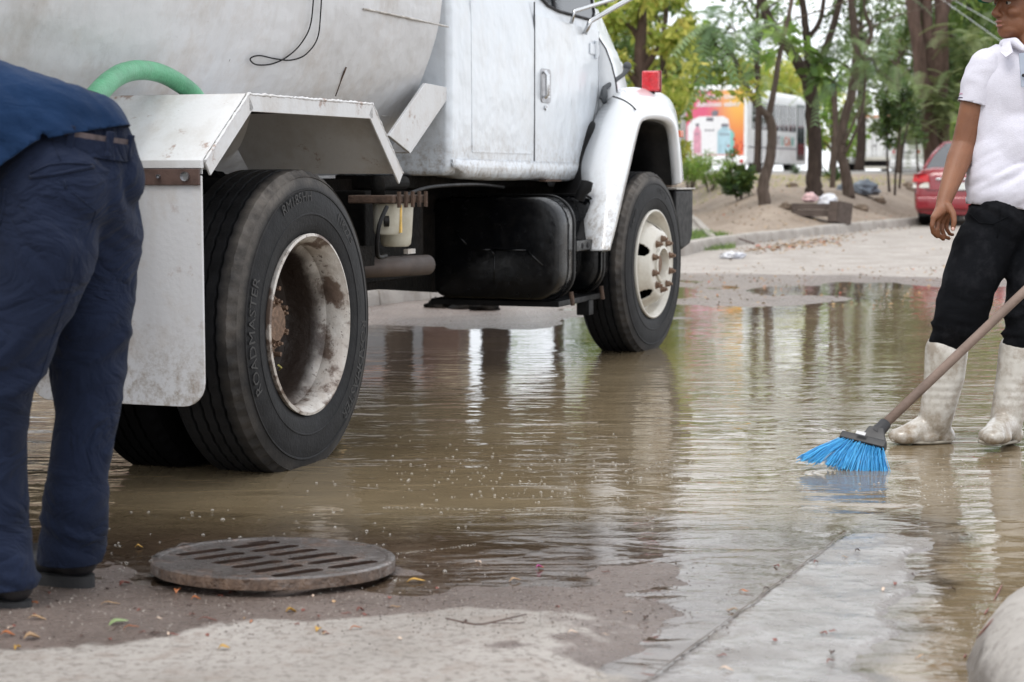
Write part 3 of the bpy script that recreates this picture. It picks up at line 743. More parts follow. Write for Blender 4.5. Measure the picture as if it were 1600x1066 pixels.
# --- fuel tank: rounded box, two straps, step
def rr_loft(u0, u1, v0, v1, z0, z1, r, n=7, er=.03):
    rows = []
    for u, k in ((u0, er), (u0+er*.3, er*.3), (u0+er, 0), (u1-er, 0), (u1-er*.3, er*.3), (u1, er)):
        p = rrect(v0+k, v1-k, z0+k, z1-k, max(.02, r-k*.5), n, top=True); rows.append([L3(u, a, b) for a, b in p+p[:1]])
    v, f = sheet(rows); m = len(rows[0])
    f.append(tuple(range(m-1))); f.append(tuple((len(rows)-1)*m+i for i in range(m-1))[::-1]); return v, f
fu = tp('fuel_tank', rr_loft(3.05, 3.84, -.80, -.20, .385, .865, .13), M_fuel, smooth='auto', weld=True)
tp('tank_shell', rr_loft(3.00, 3.25, -.83, -.10, .365, .88, .14), M_fuel, fu, smooth='auto', weld=True)
tp('tank_shell', rr_loft(3.66, 3.86, -.83, -.10, .365, .88, .14), M_fuel, fu, smooth='auto', weld=True)
for u in (3.16, 3.68):
    p = rrect(-.84, -.085, .355, .89, .145, 10, top=True); rows = []
    for uu in (u, u+.035): rows.append([L3(uu, a, b) for a, b in p+p[:1]])
    tp('tank_strap', sheet(rows), M_black, fu, solid=.007, smooth=True)
    tp('strap_bolt', tube([L3(u+.018, -.1, .40), L3(u+.018, -.09, .33)], .012, 8), M_rust, fu)
stp = tp('step', tb(3.27, 3.65, -.22, -.10, .60, .655), M_fuel, fu, bevel=.006)
for k in range(3): tp('step_hole', xf(lathe([(0, 0), (0, .014), (-.01, .014)], 12), Matrix.Translation(L3(3.37+k*.09, -.0965, .627))), M_seam, stp)
rb = MB()
def relief(pts):   # raised pressed ribs on the end face, coordinates (v, z)
    for a, b in zip(pts, pts[1:]): rb.add(tube([L3(2.999, *a), L3(2.999, *b)], .0045, 6))
relief([(-.66, .70), (-.60, .64)]); relief([(-.57, .615), (-.47, .615), (-.45, .59), (-.45, .45)]); relief([(-.45, .615), (-.28, .615), (-.19, .54)])
tp('pressed_rib', rb.vf, M_fuel, fu, smooth=True)
cp = tp('filler_cap', tube([L3(3.62, -.2, .86), L3(3.62, -.185, .90), L3(3.63, -.17, .92), L3(3.64, -.165, .955)], [.028, .03, .037, .036], 16), M_black, fu, smooth='auto')
tp('tank_bracket', tb(3.1, 3.9, -.84, -.14, .325, .355), M_black, bevel=.004)
tp('tank_bracket', tb(3.58, 3.66, -.2, -.13, .25, .33), M_black, bevel=.004)
# --- cab
def cab_shape():
    half = [(-.345, .985), (-.315, .992), (-.302, 1.03), (-.30, 1.3), (-.30, 1.72), (-.315, 1.86), (-.38, 2.35), (-.42, 2.58), (-.5, 2.66), (-.8, 2.70)]
    full = half+[(-2.44-v, z) for v, z in half[::-1]]
    return prism(full, 2.04, 4.32, 'vz')
cab = tp('cab', cab_shape(), M_cab, bevel=.045, seg=4)
# dented lower sill: separate curved apron dropping from the rear corner
sill = []
for u, zb in ((2.05, 1.03), (2.12, 1.0), (2.25, .972), (2.6, .965), (3.1, .966), (3.35, .972), (3.45, .958), (3.9, .96), (4.02, .975), (4.1, 1.02)):
    j = .006*fbm((u*5, 0, 0)); sill.append([L3(u, -.295+j, 1.06), L3(u, -.292+j, 1.02), L3(u, -.30, zb+.015), L3(u, -.33, zb), L3(u, -.45, zb+.01)])
tp('sill', sheet(sill), M_cab, smooth=True, solid=.004)
tp('rust_patch', tb(3.36, 3.62, -.334, -.298, .957, .968), M_rust)
# door seams (shut lines), thin dark gaps following the door edge
def seam(pts, w=.007, v=-.2995, name='door_gap'):
    m = MB()
    for a, b in zip(pts, pts[1:]):
        a = Vector(a); b = Vector(b); d = (b-a).normalized(); n = Vector((-d.y, d.x))*w/2
        m.add(prism([a-n, b-n, b+n, a+n], v-.004, v+.0015))
    return m.vf
dq = [T(833, -10, -.3), T(834, 60, -.3), T(835, 150, -.3), T(835, 262, -.3)]
door = tp('door', prism([(3.19, 1.045), (4.0, 1.03), (4.06, 1.09), (4.12, 1.2), (4.27, 1.45), (4.28, 1.8), (3.19, 1.8)], -.302, -.2965), M_cab, bevel=.004)
tp('door_gap', seam([(3.183, 1.86), (3.183, 1.03)]), M_seam, door)
tp('door_gap', seam([(3.22, 1.033), (4.0, 1.022)]), M_seam, door)
tp('body_crease', seam([T(736, 0, -.3), T(738, 235, -.3)], .006), M_cab)
tp('body_crease', seam([T(738, 237, -.3), T(832, 240, -.3)], .006), M_cab)
tp('door_gap', seam([(4.285, 1.80), (4.275, 1.45), (4.13, 1.2), (4.06, 1.08)], .006), M_seam, door)
hp = tp('handle_plate', prism(rrect(3.265, 3.425, 1.36, 1.535, .03, 6, True), -.2965, -.292), M_dull, door, bevel=.002)
hh = MB(); hh.add(tube([L3(3.30, -.285, 1.385), L3(3.30, -.27, 1.40), L3(3.30, -.27, 1.50), L3(3.30, -.285, 1.52)], .011, 8))
for k in range(8): hh.add(tb(3.33, 3.40, -.293, -.289, 1.39+k*.016, 1.397+k*.016))
tp('door_handle', hh.vf, M_chrome, door, smooth='auto')
tp('door_lock', xf(lathe([(0, 0), (.004, .012), (0, .014)], 14), Matrix.Translation(L3(3.34, -.292, 1.335))), M_chrome, door)
# side window: opening edge, gasket and glass
wpoly = [(3.26, 1.915), (3.3, 1.90), (3.42, 1.865), (3.6, 1.85), (4.2, 1.852), (4.24, 1.9), (4.16, 2.40), (3.28, 2.42)]
def lean(vf):    # follow the tumblehome above the beltline
    return [Vector((p[0], p[1]+max(0, (p[2]-1.86))*.133+.0155*(p[2] > 1.7), p[2])) for p in vf[0]], vf[1]
win = tp('door_window', lean(prism(wpoly, -.3, -.294)), M_glassdark, door)
tp('window_gasket', lean(tube([L3(a, -.293, b) for a, b in wpoly+wpoly[:1]], .008, 6)), M_seam, win)
tp('window_divider', lean(tube([L3(3.52, -.292, 1.86), L3(3.55, -.292, 2.41)], .010, 6)), M_seam, win)
tp('sleeper_window', lean(prism([(2.3, 1.98), (3.05, 1.98), (3.05, 2.4), (2.3, 2.4)], -.3, -.296)), M_glassdark, bevel=.004)
tp('rear_window', tb(2.03, 2.036, -1.8, -.65, 2.0, 2.45), M_glassdark)
tp('windscreen', tb(4.323, 4.33, -2.0, -.45, 1.95, 2.5), M_glassdark)
# mirror arms
tp('mirror_arm', tube([L3(3.74, -.285, 1.795), L3(3.74, -.27, 1.86), L3(4.05, -.12, 1.955), L3(4.5, -.0, 2.10)], .011, 10), M_chrome, smooth=True)
tp('mirror_arm', tube([L3(3.98, -.285, 1.76), L3(4.0, -.26, 1.83), L3(4.30, -.10, 1.985), L3(4.55, .0, 2.12)], .014, 10), M_chrome, smooth=True)
tp('mirror', tb(4.47, 4.53, -.09, .08, 2.08, 2.5), M_chrome, bevel=.015)
# --- cowl and hood
hl = [(-.388, 1.949), (-.36, 1.83), (-.318, 1.77), (-.27, 1.70), (-.235, 1.61), (-.212, 1.52), (-.2, 1.44), (-.22, 1.1)]
hf = [(-1.22, 2.0), (-.7, 1.985)]+hl
hf = hf+[(-2.44-v, z) for v, z in hf[::-1][:-1]]
rows = []
for u, k, kv in ((4.31, 1, 1.0), (4.6, 1, .985), (5.1, .97, .84), (5.6, .93, .70), (6.0, .88, .60), (6.08, .84, .56)): rows.append([L3(u, -1.22+(v+1.22)*kv, 1.1+(z-1.1)*k) for v, z in hf])
hv, hfc = sheet(rows); m_ = len(rows[0]); hfc.append(tuple(5*m_+i for i in range(m_))); hfc.append(tuple(range(m_)))
hood = tp('hood', (hv, hfc), M_hood, smooth='auto')
tp('grille', tb(6.05, 6.12, -1.75, -.69, .95, 1.75), M_chrome, bevel=.02)
tp('hood_gap', tube([L3(4.318, v+.002, z) for v, z in hl[:7]], .006, 6), M_seam)
lt = MB(); lt.add(tube([L3(*q) for q in ((4.25, -.275, 1.42), (4.28, -.262, 1.48), (4.42, -.19, 1.565), (4.45, -.18, 1.60))], [.012, .016, .012, .02], 8)); lt.add(ball(L3(4.45, -.18, 1.61), .026)); lt.add(ball(L3(4.27, -.262, 1.44), (.028, .02, .05)))
tp('hood_latch', lt.vf, simple('latch_rubber', (.06, .065, .07), .5), smooth='auto')
hg = MB(); hg.add(tb(4.10, 4.27, -.297, -.289, 1.66, 1.72)); hg.add(tube([L3(4.2, -.286, 1.64), L3(4.2, -.286, 1.74)], .012, 8))
tp('door_hinge', hg.vf, M_cab, door, bevel=.004)
# --- front fender: loft between measured rails
def rail(pxs, v, n=10):
    return spline([L3(T(a, b, v)[0], v, T(a, b, v)[1]) for a, b in pxs], n)
lipr = rail([(953, 391), (966, 340), (984, 262), (999, 199), (1009, 187), (1027, 185), (1045, 190), (1054, 206), (1059, 248), (1062, 287)], 0)
sh1 = rail([(949, 391), (961, 338), (979, 260), (994, 197), (1006, 181), (1026, 178), (1047, 183), (1057, 200), (1062, 246), (1064, 286)], .002)
sh2 = rail([(935, 392), (945, 336), (962, 258), (978, 192), (992, 158), (1018, 152), (1045, 162), (1058, 186), (1064, 240), (1066, 284)], -.05)
sh3 = rail([(915, 392), (922, 336), (938, 258), (957, 188), (974, 142), (1006, 139), (1040, 150), (1056, 176), (1064, 236), (1068, 284)], -.14)
sh4 = rail([(893, 392), (897, 336), (908, 258), (930, 186), (957, 143), (985, 138), (1015, 150), (1040, 170), (1058, 232), (1066, 284)], -.28)
inn = [p+Vector((0, .05, -.012)) for p in lipr]
fr_ = tp('front_fender', sheet([sh4, sh3, sh2, sh1, lipr, inn]), M_hood, smooth=True, solid=.004)
tp('fender_gap', tube(rail([(958, 151), (975, 157), (990, 168), (1000, 182), (1003, 192)], -.03, 6), .0045, 6), M_seam, fr_, smooth=True)
# inner wheel arch, dark
aw = prism([(3.75, .6), (4.0, 1.25), (4.6, 1.40), (5.0, 1.36), (5.15, 1.0), (5.15, .95), (3.8, .5)], -.36, -.38)
tp('inner_arch', aw, M_black)
tp('inner_arch', sheet([[p+Vector((-.01, .045, -.01)) for p in lipr], [p+Vector((0, .40, 0)) for p in lipr]]), M_black, smooth=True, solid=.003)
tp('cowl_side', tb(3.86, 4.36, -.46, -.315, .93, 1.4), M_cab, bevel=.01)
# marker lamp on fender
lamp = tp('marker_lamp', prism(rrect(4.80, 4.95, 0, 1, .01, 3, True), 0, .01), M_redlens); bpy.data.objects.remove(lamp)
lx, lz = 4.62, 1.475
lamp = tp('marker_lamp', xf(box(-.035, .035, -.052, .052, 0, .118), Matrix.Translation(L3(4.72, -.11, 1.478))), M_redlens, bevel=.012, seg=3)
tp('lamp_housing', xf(box(-.012, .012, -.058, .058, -.004, .124), Matrix.Translation(L3(4.725, -.11, 1.476))), simple('lamp_rim', (.2, .01, .015), .4), lamp, bevel=.006)
tp('lamp_stalk', tube([L3(4.72, -.11, 1.40), L3(4.72, -.11, 1.48)], .02, 8), M_black, lamp)
tp('side_marker', xf(box(-.04, .04, -.008, .008, -.02, .02), Matrix.Translation(L3(5.06, -.02, 1.24))), simple('amber_lens', (.6, .12, .03), .3), bevel=.004)
# bumper end: black box section
def bumper():
    p = rrect(-2.37, -.06, .54, .905, .03, 4, True)
    return prism(p, 5.28, 5.95, 'vz')
tp('bumper', prism([(5.22, .905), (5.66, .905), (5.66, .62), (5.60, .56), (5.40, .53), (5.3, .56), (5.22, .64)], -.09, -2.35), M_black, bevel=.02, seg=3)
tp('bumper_top', tb(5.2, 5.67, -.34, -.08, .907, .915), M_weld)
# rear lamps / bumper out of frame
tp('rear_bumper', tb(-3.0, -2.9, -2.3, -.14, .55, .75), M_black, bevel=.01)
# green hose rising from behind the fender
hz = []
for px, py, Y in [(95, 262, 5.0), (120, 195, 5.1), (150, 150, 5.25), (180, 121, 5.42), (212, 110, 5.58), (248, 114, 5.72), (280, 130, 5.82), (306, 152, 5.88), (322, 185, 5.92)]:
    hz.append(P(px, py, Y))
hose = mk('green_hose', tube(spline(hz, 10), lerp_list([.032, .032, .032, .031, .031, .030, .030, .029, .029], 10), 20), M_green, smooth=True)
tag(hose, 'thick green suction hose arching over the truck rear fender behind the bending man', 'hose')
# ------------------------------------------------------------------ vegetation
def leaf_mat(name, stops, trans=.35):
    t = NT(name); at = t.n('ShaderNodeAttribute', _attribute_name='tone')
    r = t.t.nodes.new('ShaderNodeValToRGB'); r.color_ramp.interpolation = 'LINEAR'
    el = r.color_ramp.elements
    while len(el) < len(stops): el.new(.5)
    for e, (p, c) in zip(el, stops): e.position = p; e.color = tuple(c)+(1,)
    t.l(at.outputs['Fac'], r.inputs[0])
    p = t.t.nodes.new('ShaderNodeBsdfPrincipled'); t.l(r.outputs[0], p.inputs['Base Color']); p.inputs['Roughness'].default_value = .5; p.inputs['Specular IOR Level'].default_value = .35
    tl = t.n('ShaderNodeBsdfTranslucent'); hs = t.mix(.25, r.outputs[0], (.45, .5, .08)); t.l(hs, tl.inputs['Color'])
    m = t.n('ShaderNodeMixShader'); m.inputs[0].default_value = trans; t.l(p.outputs[0], m.inputs[1]); t.l(tl.outputs[0], m.inputs[2])
    t.l(m.outputs[0], t.out.inputs['Surface']); return t.m
M_yel = leaf_mat('yellow_green_leaves', [(0, (.12, .19, .03)), (.4, (.32, .40, .07)), (.75, (.58, .58, .14)), (1, (.72, .58, .17))], .45)
M_lgr = leaf_mat('light_green_leaves', [(0, (.09, .19, .04)), (.5, (.20, .36, .07)), (1, (.38, .48, .12))], .45)
M_mgr = leaf_mat('mid_green_leaves', [(0, (.025, .06, .015)), (.6, (.085, .17, .04)), (1, (.26, .36, .09))], .35)
M_dgr = leaf_mat('dark_green_leaves', [(0, (.012, .03, .012)), (.6, (.035, .075, .022)), (1, (.10, .17, .045))], .3)
M_fea = leaf_mat('feathery_blue_green_leaves', [(0, (.05, .10, .05)), (.6, (.15, .25, .12)), (1, (.32, .44, .20))], .4)
M_oli = leaf_mat('olive_grey_leaves', [(0, (.06, .09, .04)), (.6, (.15, .20, .09)), (1, (.32, .37, .19))], .35)
def bark(name, a, b):
    t = NT(name); c = t.mix(t.noise(14, 7, .7, stretch=(1, 1, .22)), a, b)
    t.pr(c, .9, 0, t.bump(t.noise(22, 6, .7, stretch=(1, 1, .2)), .02), .2); return t.m
M_bark = bark('grey_brown_bark', (.06, .045, .036), (.17, .13, .105)); M_barkd = bark('dark_bark', (.028, .02, .017), (.085, .062, .05)); M_barkr = bark('reddish_bark', (.06, .04, .032), (.15, .10, .08))
def raw_mesh(name, v, q, mat, parent, tone=None):
    v = np.asarray(v, np.float32); q = np.asarray(q, np.int32)
    me = bpy.data.meshes.new(name); me.vertices.add(len(v)); me.vertices.foreach_set('co', v.ravel())
    me.loops.add(q.size); me.loops.foreach_set('vertex_index', q.ravel()); k = q.shape[1]
    me.polygons.add(len(q)); me.polygons.foreach_set('loop_start', np.arange(0, q.size, k)); me.polygons.foreach_set('loop_total', np.full(len(q), k))
    me.update(calc_edges=True)
    if tone is not None:
        at = me.attributes.new('tone', 'FLOAT', 'POINT'); at.data.foreach_set('value', np.asarray(tone, np.float32))
    me.materials.append(mat); o = bpy.data.objects.new(name, me); C.objects.link(o)
    if parent is not None:
        o.parent = parent; me.transform(rootinv(parent))
    return o
def unit(a): return a/np.maximum(1e-9, np.linalg.norm(a, axis=-1, keepdims=True))
def clump_points(clumps, dens_sub=7):
    """points gathered in twig-sized clusters inside big clumps -> uneven outline with gaps"""
    out = []; tn = []
    for c, r, n in clumps:
        c = np.array(c); r = np.array(r if hasattr(r, '__len__') else (r, r, r))
        ns = max(3, n//dens_sub); d = unit(RNG.normal(size=(ns, 3)))*(RNG.random((ns, 1))**.45)
        sub = c+d*r; base = RNG.random(ns)
        k = RNG.integers(0, ns, n); sp = r.mean()*.16
        out.append(sub[k]+RNG.normal(size=(n, 3))*sp); tn.append(np.clip(base[k]*.6+RNG.random(n)*.45, 0, 1))
    return np.concatenate(out), np.concatenate(tn)
def leaves(clumps, size, mat, parent, name='crown', droop=.4, asp=.42, sub=7):
    p, tn = clump_points(clumps, sub); n = len(p)
    ax = unit(RNG.normal(size=(n, 3))+np.array([0, 0, -droop])); nn = unit(np.cross(ax, RNG.normal(size=(n, 3))+np.array([0, 0, .5])))
    sd = np.cross(ax, nn); L = size*(.6+.8*RNG.random((n, 1)))
    v = np.stack([p, p+ax*L*.5+sd*L*asp*.5+nn*L*.07, p+ax*L, p+ax*L*.5-sd*L*asp*.5+nn*L*.07], 1).reshape(-1, 3)
    return raw_mesh(name, v, np.arange(4*n).reshape(-1, 4), mat, parent, np.repeat(tn, 4))
def fronds(clumps, length, mat, parent, name='crown', pairs=13, pl=.26, pw=.05, droop=.6, sub=3):
    p, tn = clump_points(clumps, sub); n = len(p); V = []; T_ = []
    ax = unit(RNG.normal(size=(n, 3))*np.array([1, 1, .5])); L = length*(.6+.7*RNG.random((n, 1)))
    dn = np.array([0, 0, -1.0]); sd = unit(np.cross(ax, dn))
    for i in range(pairs):
        s = (i+1)/pairs; b = p+ax*L*s+dn*L*droop*s*s*.8; tg = unit(ax+dn*droop*1.5*s)
        pl_ = pl*L*(1-.55*abs(s-.4))
        for sg in (-1, 1):
            d = unit(sd*sg+tg*.45+dn*.25); w = tg*pw*L*.5
            V.append(np.stack([b-w, b+w, b+d*pl_+w*.4, b+d*pl_-w*.4], 1)); T_.append(tn)
    r0 = p; r1 = p+ax*L+dn*L*droop*.8; w = sd*L*.008
    V.append(np.stack([r0-w, r0+w, r1+w*.4, r1-w*.4], 1)); T_.append(tn*.5)
    V = np.concatenate(V).reshape(-1, 3); T_ = np.repeat(np.concatenate(T_), 4)
    return raw_mesh(name, V, np.arange(len(V)).reshape(-1, 4), mat, parent, T_)
def pxpath(pts, Y, r, dy=0):
    return [P(x, y, Y+dy*i) for i, (x, y) in enumerate(pts)], [r]*len(pts)
def wood(paths, seg=9):
    m = MB()
    for pts, rad in paths:
        s = spline(pts, 5); rr = lerp_list(rad, 5)
        s = [p+Vector((random.uniform(-1, 1), random.uniform(-1, 1), 0))*rr[i]*.12 for i, p in enumerate(s)]
        m.add(tube(s, rr, seg))
    return m.vf
def twigs(frm, clumps, r=.02, n=5):
    out = []
    for c, rr, _ in clumps:
        c = Vector(c); R = (sum(rr)/3 if hasattr(rr, '__len__') else rr)
        f0 = min(frm, key=lambda q: (q-c).length)
        out.append(([f0, f0.lerp(c, .5)+Vector((random.uniform(-.15, .15), 0, .12)), c], [r*1.6, r*1.2, r*.8]))
        for k in range(n):
            d = Vector(np.random.default_rng(k+int(abs(c.x)*99)).normal(size=3)).normalized()*R*.85
            out.append(([c, c+d*.5+Vector((0, 0, .05)), c+d], [r*.7, r*.5, r*.25]))
    return out
def tree(label, base, paths, clumps, mat, bmat, leaf=.14, style='leaf', group=None, extra=None, droop=.4, tw=.02, seg=9, name='tree', tn=5, asp=.42):
    t = thing(name, label, 'tree', tuple(base), 0, group)
    ends = [p for pts, _ in paths for p in pts[len(pts)//2:]]
    w = wood(paths, seg); o = mk('trunk', w, bmat, t, smooth=True)
    if clumps: mk('branches', wood(twigs(ends, clumps, tw, tn), 5), bmat, t, smooth=True)
    if clumps: (leaves if style == 'leaf' else fronds)(clumps, leaf, mat, t, droop=droop, **({'asp': asp} if style == 'leaf' else {}))
    if extra:
        for fn, cl, sz, mt in extra: fn(cl, sz, mt, t)
    return t
def Pt(pts, Y): return [P(x, y, Y) for x, y in pts]
def cl(px, py, Y, r, n): return (tuple(P(px, py, Y)), r, n)
# slender forked tree nearest the kerb
b1 = GT(1195, 318); Y1 = b1.y
tree('slender forked tree in front of the bus with feathery drooping fronds', b1, [
    (Pt([(1195, 322), (1192, 290), (1203, 252), (1206, 205), (1200, 180)], Y1), [.11, .095, .085, .08, .075]),
    (Pt([(1200, 182), (1208, 150), (1216, 100), (1224, 60), (1236, 5), (1243, -70)], Y1), [.06, .05, .045, .04, .035, .03]),
    (Pt([(1200, 182), (1180, 160), (1160, 122), (1146, 88), (1128, 60)], Y1-.3), [.055, .05, .045, .035, .02]),
    (Pt([(1146, 90), (1120, 72), (1090, 68)], Y1-.4), [.025, .02, .012])],
    [cl(1150, 50, Y1-.6, (.55, .5, .28), 24), cl(1110, 45, Y1-.5, (.4, .4, .25), 12), cl(1185, 110, Y1-.6, (.35, .4, .3), 9), cl(1200, 40, Y1-.3, (.5, .4, .25), 14), cl(1120, -90, Y1, (.8, .8, .5), 14), cl(1250, -180, Y1, (.9, .9, .6), 14), cl(1130, 110, Y1-.6, (.3, .3, .2), 6)],
    M_fea, M_bark, .62, 'frond', droop=.7, tw=.012, tn=2, extra=[(leaves, [cl(1160, 146, Y1-.8, (.22, .2, .06), 34), cl(1182, 138, Y1-.8, (.2, .2, .10), 26), cl(1118, 143, Y1-.8, (.22, .2, .03), 10), cl(1100, 100, Y1-.8, (.35, .3, .3), 60), cl(1140, 118, Y1-.8, (.3, .3, .2), 40)], .17, M_yel)])
# stout forked tree
b2 = GT(1272, 303); Y2 = b2.y
tree('stout dark tree with thick forked limbs beside the rubbish crate', b2, [
    (Pt([(1272, 308), (1272, 285), (1273, 240), (1270, 180), (1266, 128)], Y2), [.18, .14, .13, .125, .135]),
    (Pt([(1266, 132), (1245, 95), (1222, 62), (1196, 20), (1180, -50), (1150, -120)], Y2), [.12, .10, .095, .085, .07, .05]),
    (Pt([(1266, 130), (1288, 82), (1302, 40), (1313, 0), (1325, -70), (1330, -140)], Y2-.1), [.10, .07, .06, .055, .045, .03]),
    (Pt([(1265, 120), (1262, 80), (1258, 35), (1252, -20), (1250, -120)], Y2+.2), [.09, .075, .065, .055, .03]),
    (Pt([(1262, 60), (1282, 30), (1290, -30)], Y2+.2), [.05, .045, .03])],
    [cl(1270, -150, Y2, (1.6, 1.3, .7), 420), cl(1180, -190, Y2, (1.2, 1, .6), 260), cl(1360, -220, Y2, (1.2, 1, .6), 300), cl(1300, -330, Y2, (1.5, 1.4, .9), 400)],
    M_mgr, M_barkd, .16, extra=[
        (leaves, [cl(1212, 42, Y2-1, (.3, .3, .12), 22), cl(1200, 85, Y2-1, (.3, .3, .1), 12), cl(1240, 70, Y2-1, (.35, .3, .10), 16)], .32, M_lgr),
        (leaves, [cl(1285, 100, Y2-.8, (.22, .2, .16), 30), cl(1262, 118, Y2-.8, (.2, .2, .14), 20)], .30, M_mgr),
        (fronds, [cl(1320, 70, Y2-.8, (.45, .4, .35), 18), cl(1305, 115, Y2-.8, (.25, .4, .3), 8), cl(1240, -40, Y2-.8, (.8, .4, .2), 22), cl(1360, -50, Y2-.8, (.8, .5, .3), 24)], .5, M_fea)])
# curving thin tree right of it
b3 = GT(1325, 306); Y3 = b3.y
tree('curving pale-trunked tree standing in front of the grey rubbish bag', b3, [
    (Pt([(1326, 310), (1323, 275), (1315, 240), (1318, 195), (1331, 145), (1338, 85), (1332, 25), (1328, -60), (1330, -150)], Y3), [.12, .10, .09, .085, .085, .075, .07, .06, .04]),
    (Pt([(1320, 240), (1334, 212), (1346, 178), (1352, 130), (1350, 95), (1354, 60)], Y3-.1), [.03, .026, .024, .022, .02, .015]),
    (Pt([(1318, 225), (1332, 195), (1345, 165)], Y3-.15), [.03, .022, .012]),
    (Pt([(1352, 78), (1362, 50), (1352, 20), (1348, -20)], Y3), [.045, .04, .03, .02]),
    (Pt([(1350, 42), (1342, 45), (1336, 60)], Y3), [.03, .03, .03])],
    [cl(1350, -160, Y3, (1.1, 1, .6), 20), cl(1365, 40, Y3+.2, (.5, .5, .3), 14), cl(1400, -20, Y3, (.7, .6, .4), 20), cl(1340, 100, Y3-.3, (.3, .3, .25), 9), cl(1372, 110, Y3+.6, (.5, .6, .4), 18)],
    M_fea, M_bark, .55, 'frond', droop=.55, tw=.014, tn=3)
# multi-stemmed tree behind the red sedan
Y4 = 40; z4 = gh((1458-800)/2800*Y4, Y4)
b4 = Vector(((1458-800)/2800*Y4, Y4, z4))
def stem(a, b, c, d, r0): return (Pt([a, b, c, d, (d[0]+random.randint(-20, 20), -110)], Y4+random.uniform(-.3, .3)), [r0*1.35, r0*1.1, r0, r0*.85, r0*.6])
tree('tall multi-stemmed tree rising behind the red sedan', b4, [
    stem((1460, 268), (1447, 170), (1436, 90), (1424, -5), .15), stem((1466, 270), (1458, 170), (1452, 80), (1448, -5), .14),
    stem((1472, 270), (1470, 170), (1472, 80), (1470, -5), .16), stem((1455, 268), (1440, 150), (1432, 60), (1434, -5), .10),
    stem((1468, 268), (1463, 130), (1463, 60), (1481, -8), .12)],
    [cl(1440, -190, Y4, (2.0, 1.6, .8), 700), cl(1540, -120, Y4, (1.6, 1.4, 1.0), 1100), cl(1520, 20, Y4+1, (1.2, 1, .5), 700), cl(1600, 10, Y4+1, (1.2, 1, .8), 700)], M_mgr, M_barkr, .17,
    extra=[(fronds, [cl(1490, 130, Y4-.8, (.7, .5, .5), 50), cl(1500, 175, Y4-.8, (.5, .5, .4), 36), cl(1440, 160, Y4-1, (.35, .5, .35), 26), cl(1425, 200, Y4-1, (.3, .3, .3), 14), cl(1500, 60, Y4-.8, (.6, .5, .4), 40)], .6, M_oli)])
# thin saplings
Y5 = 31.5
def sapling(px, py, top, lean, clumps, label):
    b = GT(px, py); Y = b.y
    tree(label, b, [(Pt([(px, py+3), (px-2+lean*.3, py-50), (px+lean*.6, py-100), (px+lean, top)], Y), [.028, .022, .018, .01])], [cl(x, y, Y, r, n) for x, y, r, n in clumps], M_dgr, M_barkd, .12, tw=.008, name='sapling', seg=6)
sapling(1390, 300, 135, -6, [(1388, 195, (.22, .2, .35), 240), (1382, 160, (.25, .2, .2), 180), (1392, 225, (.1, .1, .18), 70)], 'thin dark sapling with a bushy dark top, left of the pair by the box truck')
sapling(1398, 305, 150, 14, [(1420, 165, (.28, .2, .25), 200), (1405, 190, (.15, .2, .2), 110), (1410, 140, (.25, .2, .15), 110)], 'thin sapling leaning right with sparse dark leaves by the box truck')
sapling(1405, 296, 190, 22, [(1432, 205, (.15, .2, .15), 60)], 'bare slender sapling stem leaning towards the red sedan')
sapling(1437, 290, 180, -8, [(1430, 190, (.2, .2, .25), 110), (1442, 215, (.12, .1, .2), 50)], 'upright thin sapling just left of the red sedan')
# trees at the left of the planting, yellowing leaves
def far_tree(px, Y, top_px, spread, mat, bmat, label, leaf, n, r=.16, low=None, style='leaf', lean=0, group=None, name='tree', droop=.4, sub=9):
    x = (px-800)/2800*Y; z = gh(x, Y); b = Vector((x, Y, z)); top = P(px+lean, top_px, Y).z
    low = P(px, low, Y).z if low is not None else z+(top-z)*.35
    pts = [Vector((x, Y, z-.1)), Vector((x+.05, Y, z+(top-z)*.3)), Vector((x-.05+lean*.005, Y, z+(top-z)*.6)), Vector((x+lean*.01, Y, top*.93))]
    rr = random.Random(int(px*7+Y)); cls = []
    limbs = [(pts, [r*1.2, r, r*.75, r*.3])]
    for k in range(9):
        h = low+(top-low)*(k+.5)/9; a = k*2.4+rr.random(); w = spread*(.55+.45*math.sin(math.pi*min(1, (k+1.2)/9)))
        c = Vector((x+math.cos(a)*w*.62, Y+math.sin(a)*w*.5, h)); cr_ = spread*rr.uniform(.32, .5)
        cls.append((tuple(c), (cr_, cr_, cr_*rr.uniform(.5, .75)), n//9))
        s = Vector((x, Y, max(z+.5, h-(top-z)*.12))); limbs.append(([s, s.lerp(c, .5)+Vector((0, 0, .1)), c], [r*.45, r*.3, r*.12]))
    t = thing(name, label, 'tree', tuple(b), 0, group); mk('trunk', wood(limbs, 7), bmat, t, smooth=True)
    (leaves if style == 'leaf' else fronds)(cls, leaf, mat, t, droop=droop, sub=sub)
    return t
far_tree(1003, 34, -60, 1.15, M_yel, M_barkr, 'yellowing leafy tree with a broad brown trunk above the truck hood', .19, 2600, .17, low=250, droop=.9)
far_tree(1038, 37, -40, .85, M_yel, M_bark, 'yellow-green leafy tree just left of the white lamp pole', .18, 1500, .09, low=150, droop=.9)
far_tree(945, 38, -130, 1.2, M_mgr, M_barkd, 'mid-green tree rising directly behind the truck cowl', .18, 2200, .12, low=200)
far_tree(870, 40, -150, 1.8, M_lgr, M_bark, 'light green tree hidden behind the truck cab', .2, 2000, .12, low=240)
far_tree(1150, 74, 95, 2.6, M_yel, M_bark, 'distant yellow-green tree behind the rear of the bus', .3, 2600, .16, low=215, sub=14)
far_tree(1232, 76, 105, 2.6, M_yel, M_bark, 'distant yellow-green tree behind the front of the bus', .3, 2600, .16, low=215, sub=14)
far_tree(1298, 70, 120, 1.8, M_lgr, M_bark, 'distant light green tree between the stout tree and the box truck', .28, 1500, .13, low=235, sub=14)
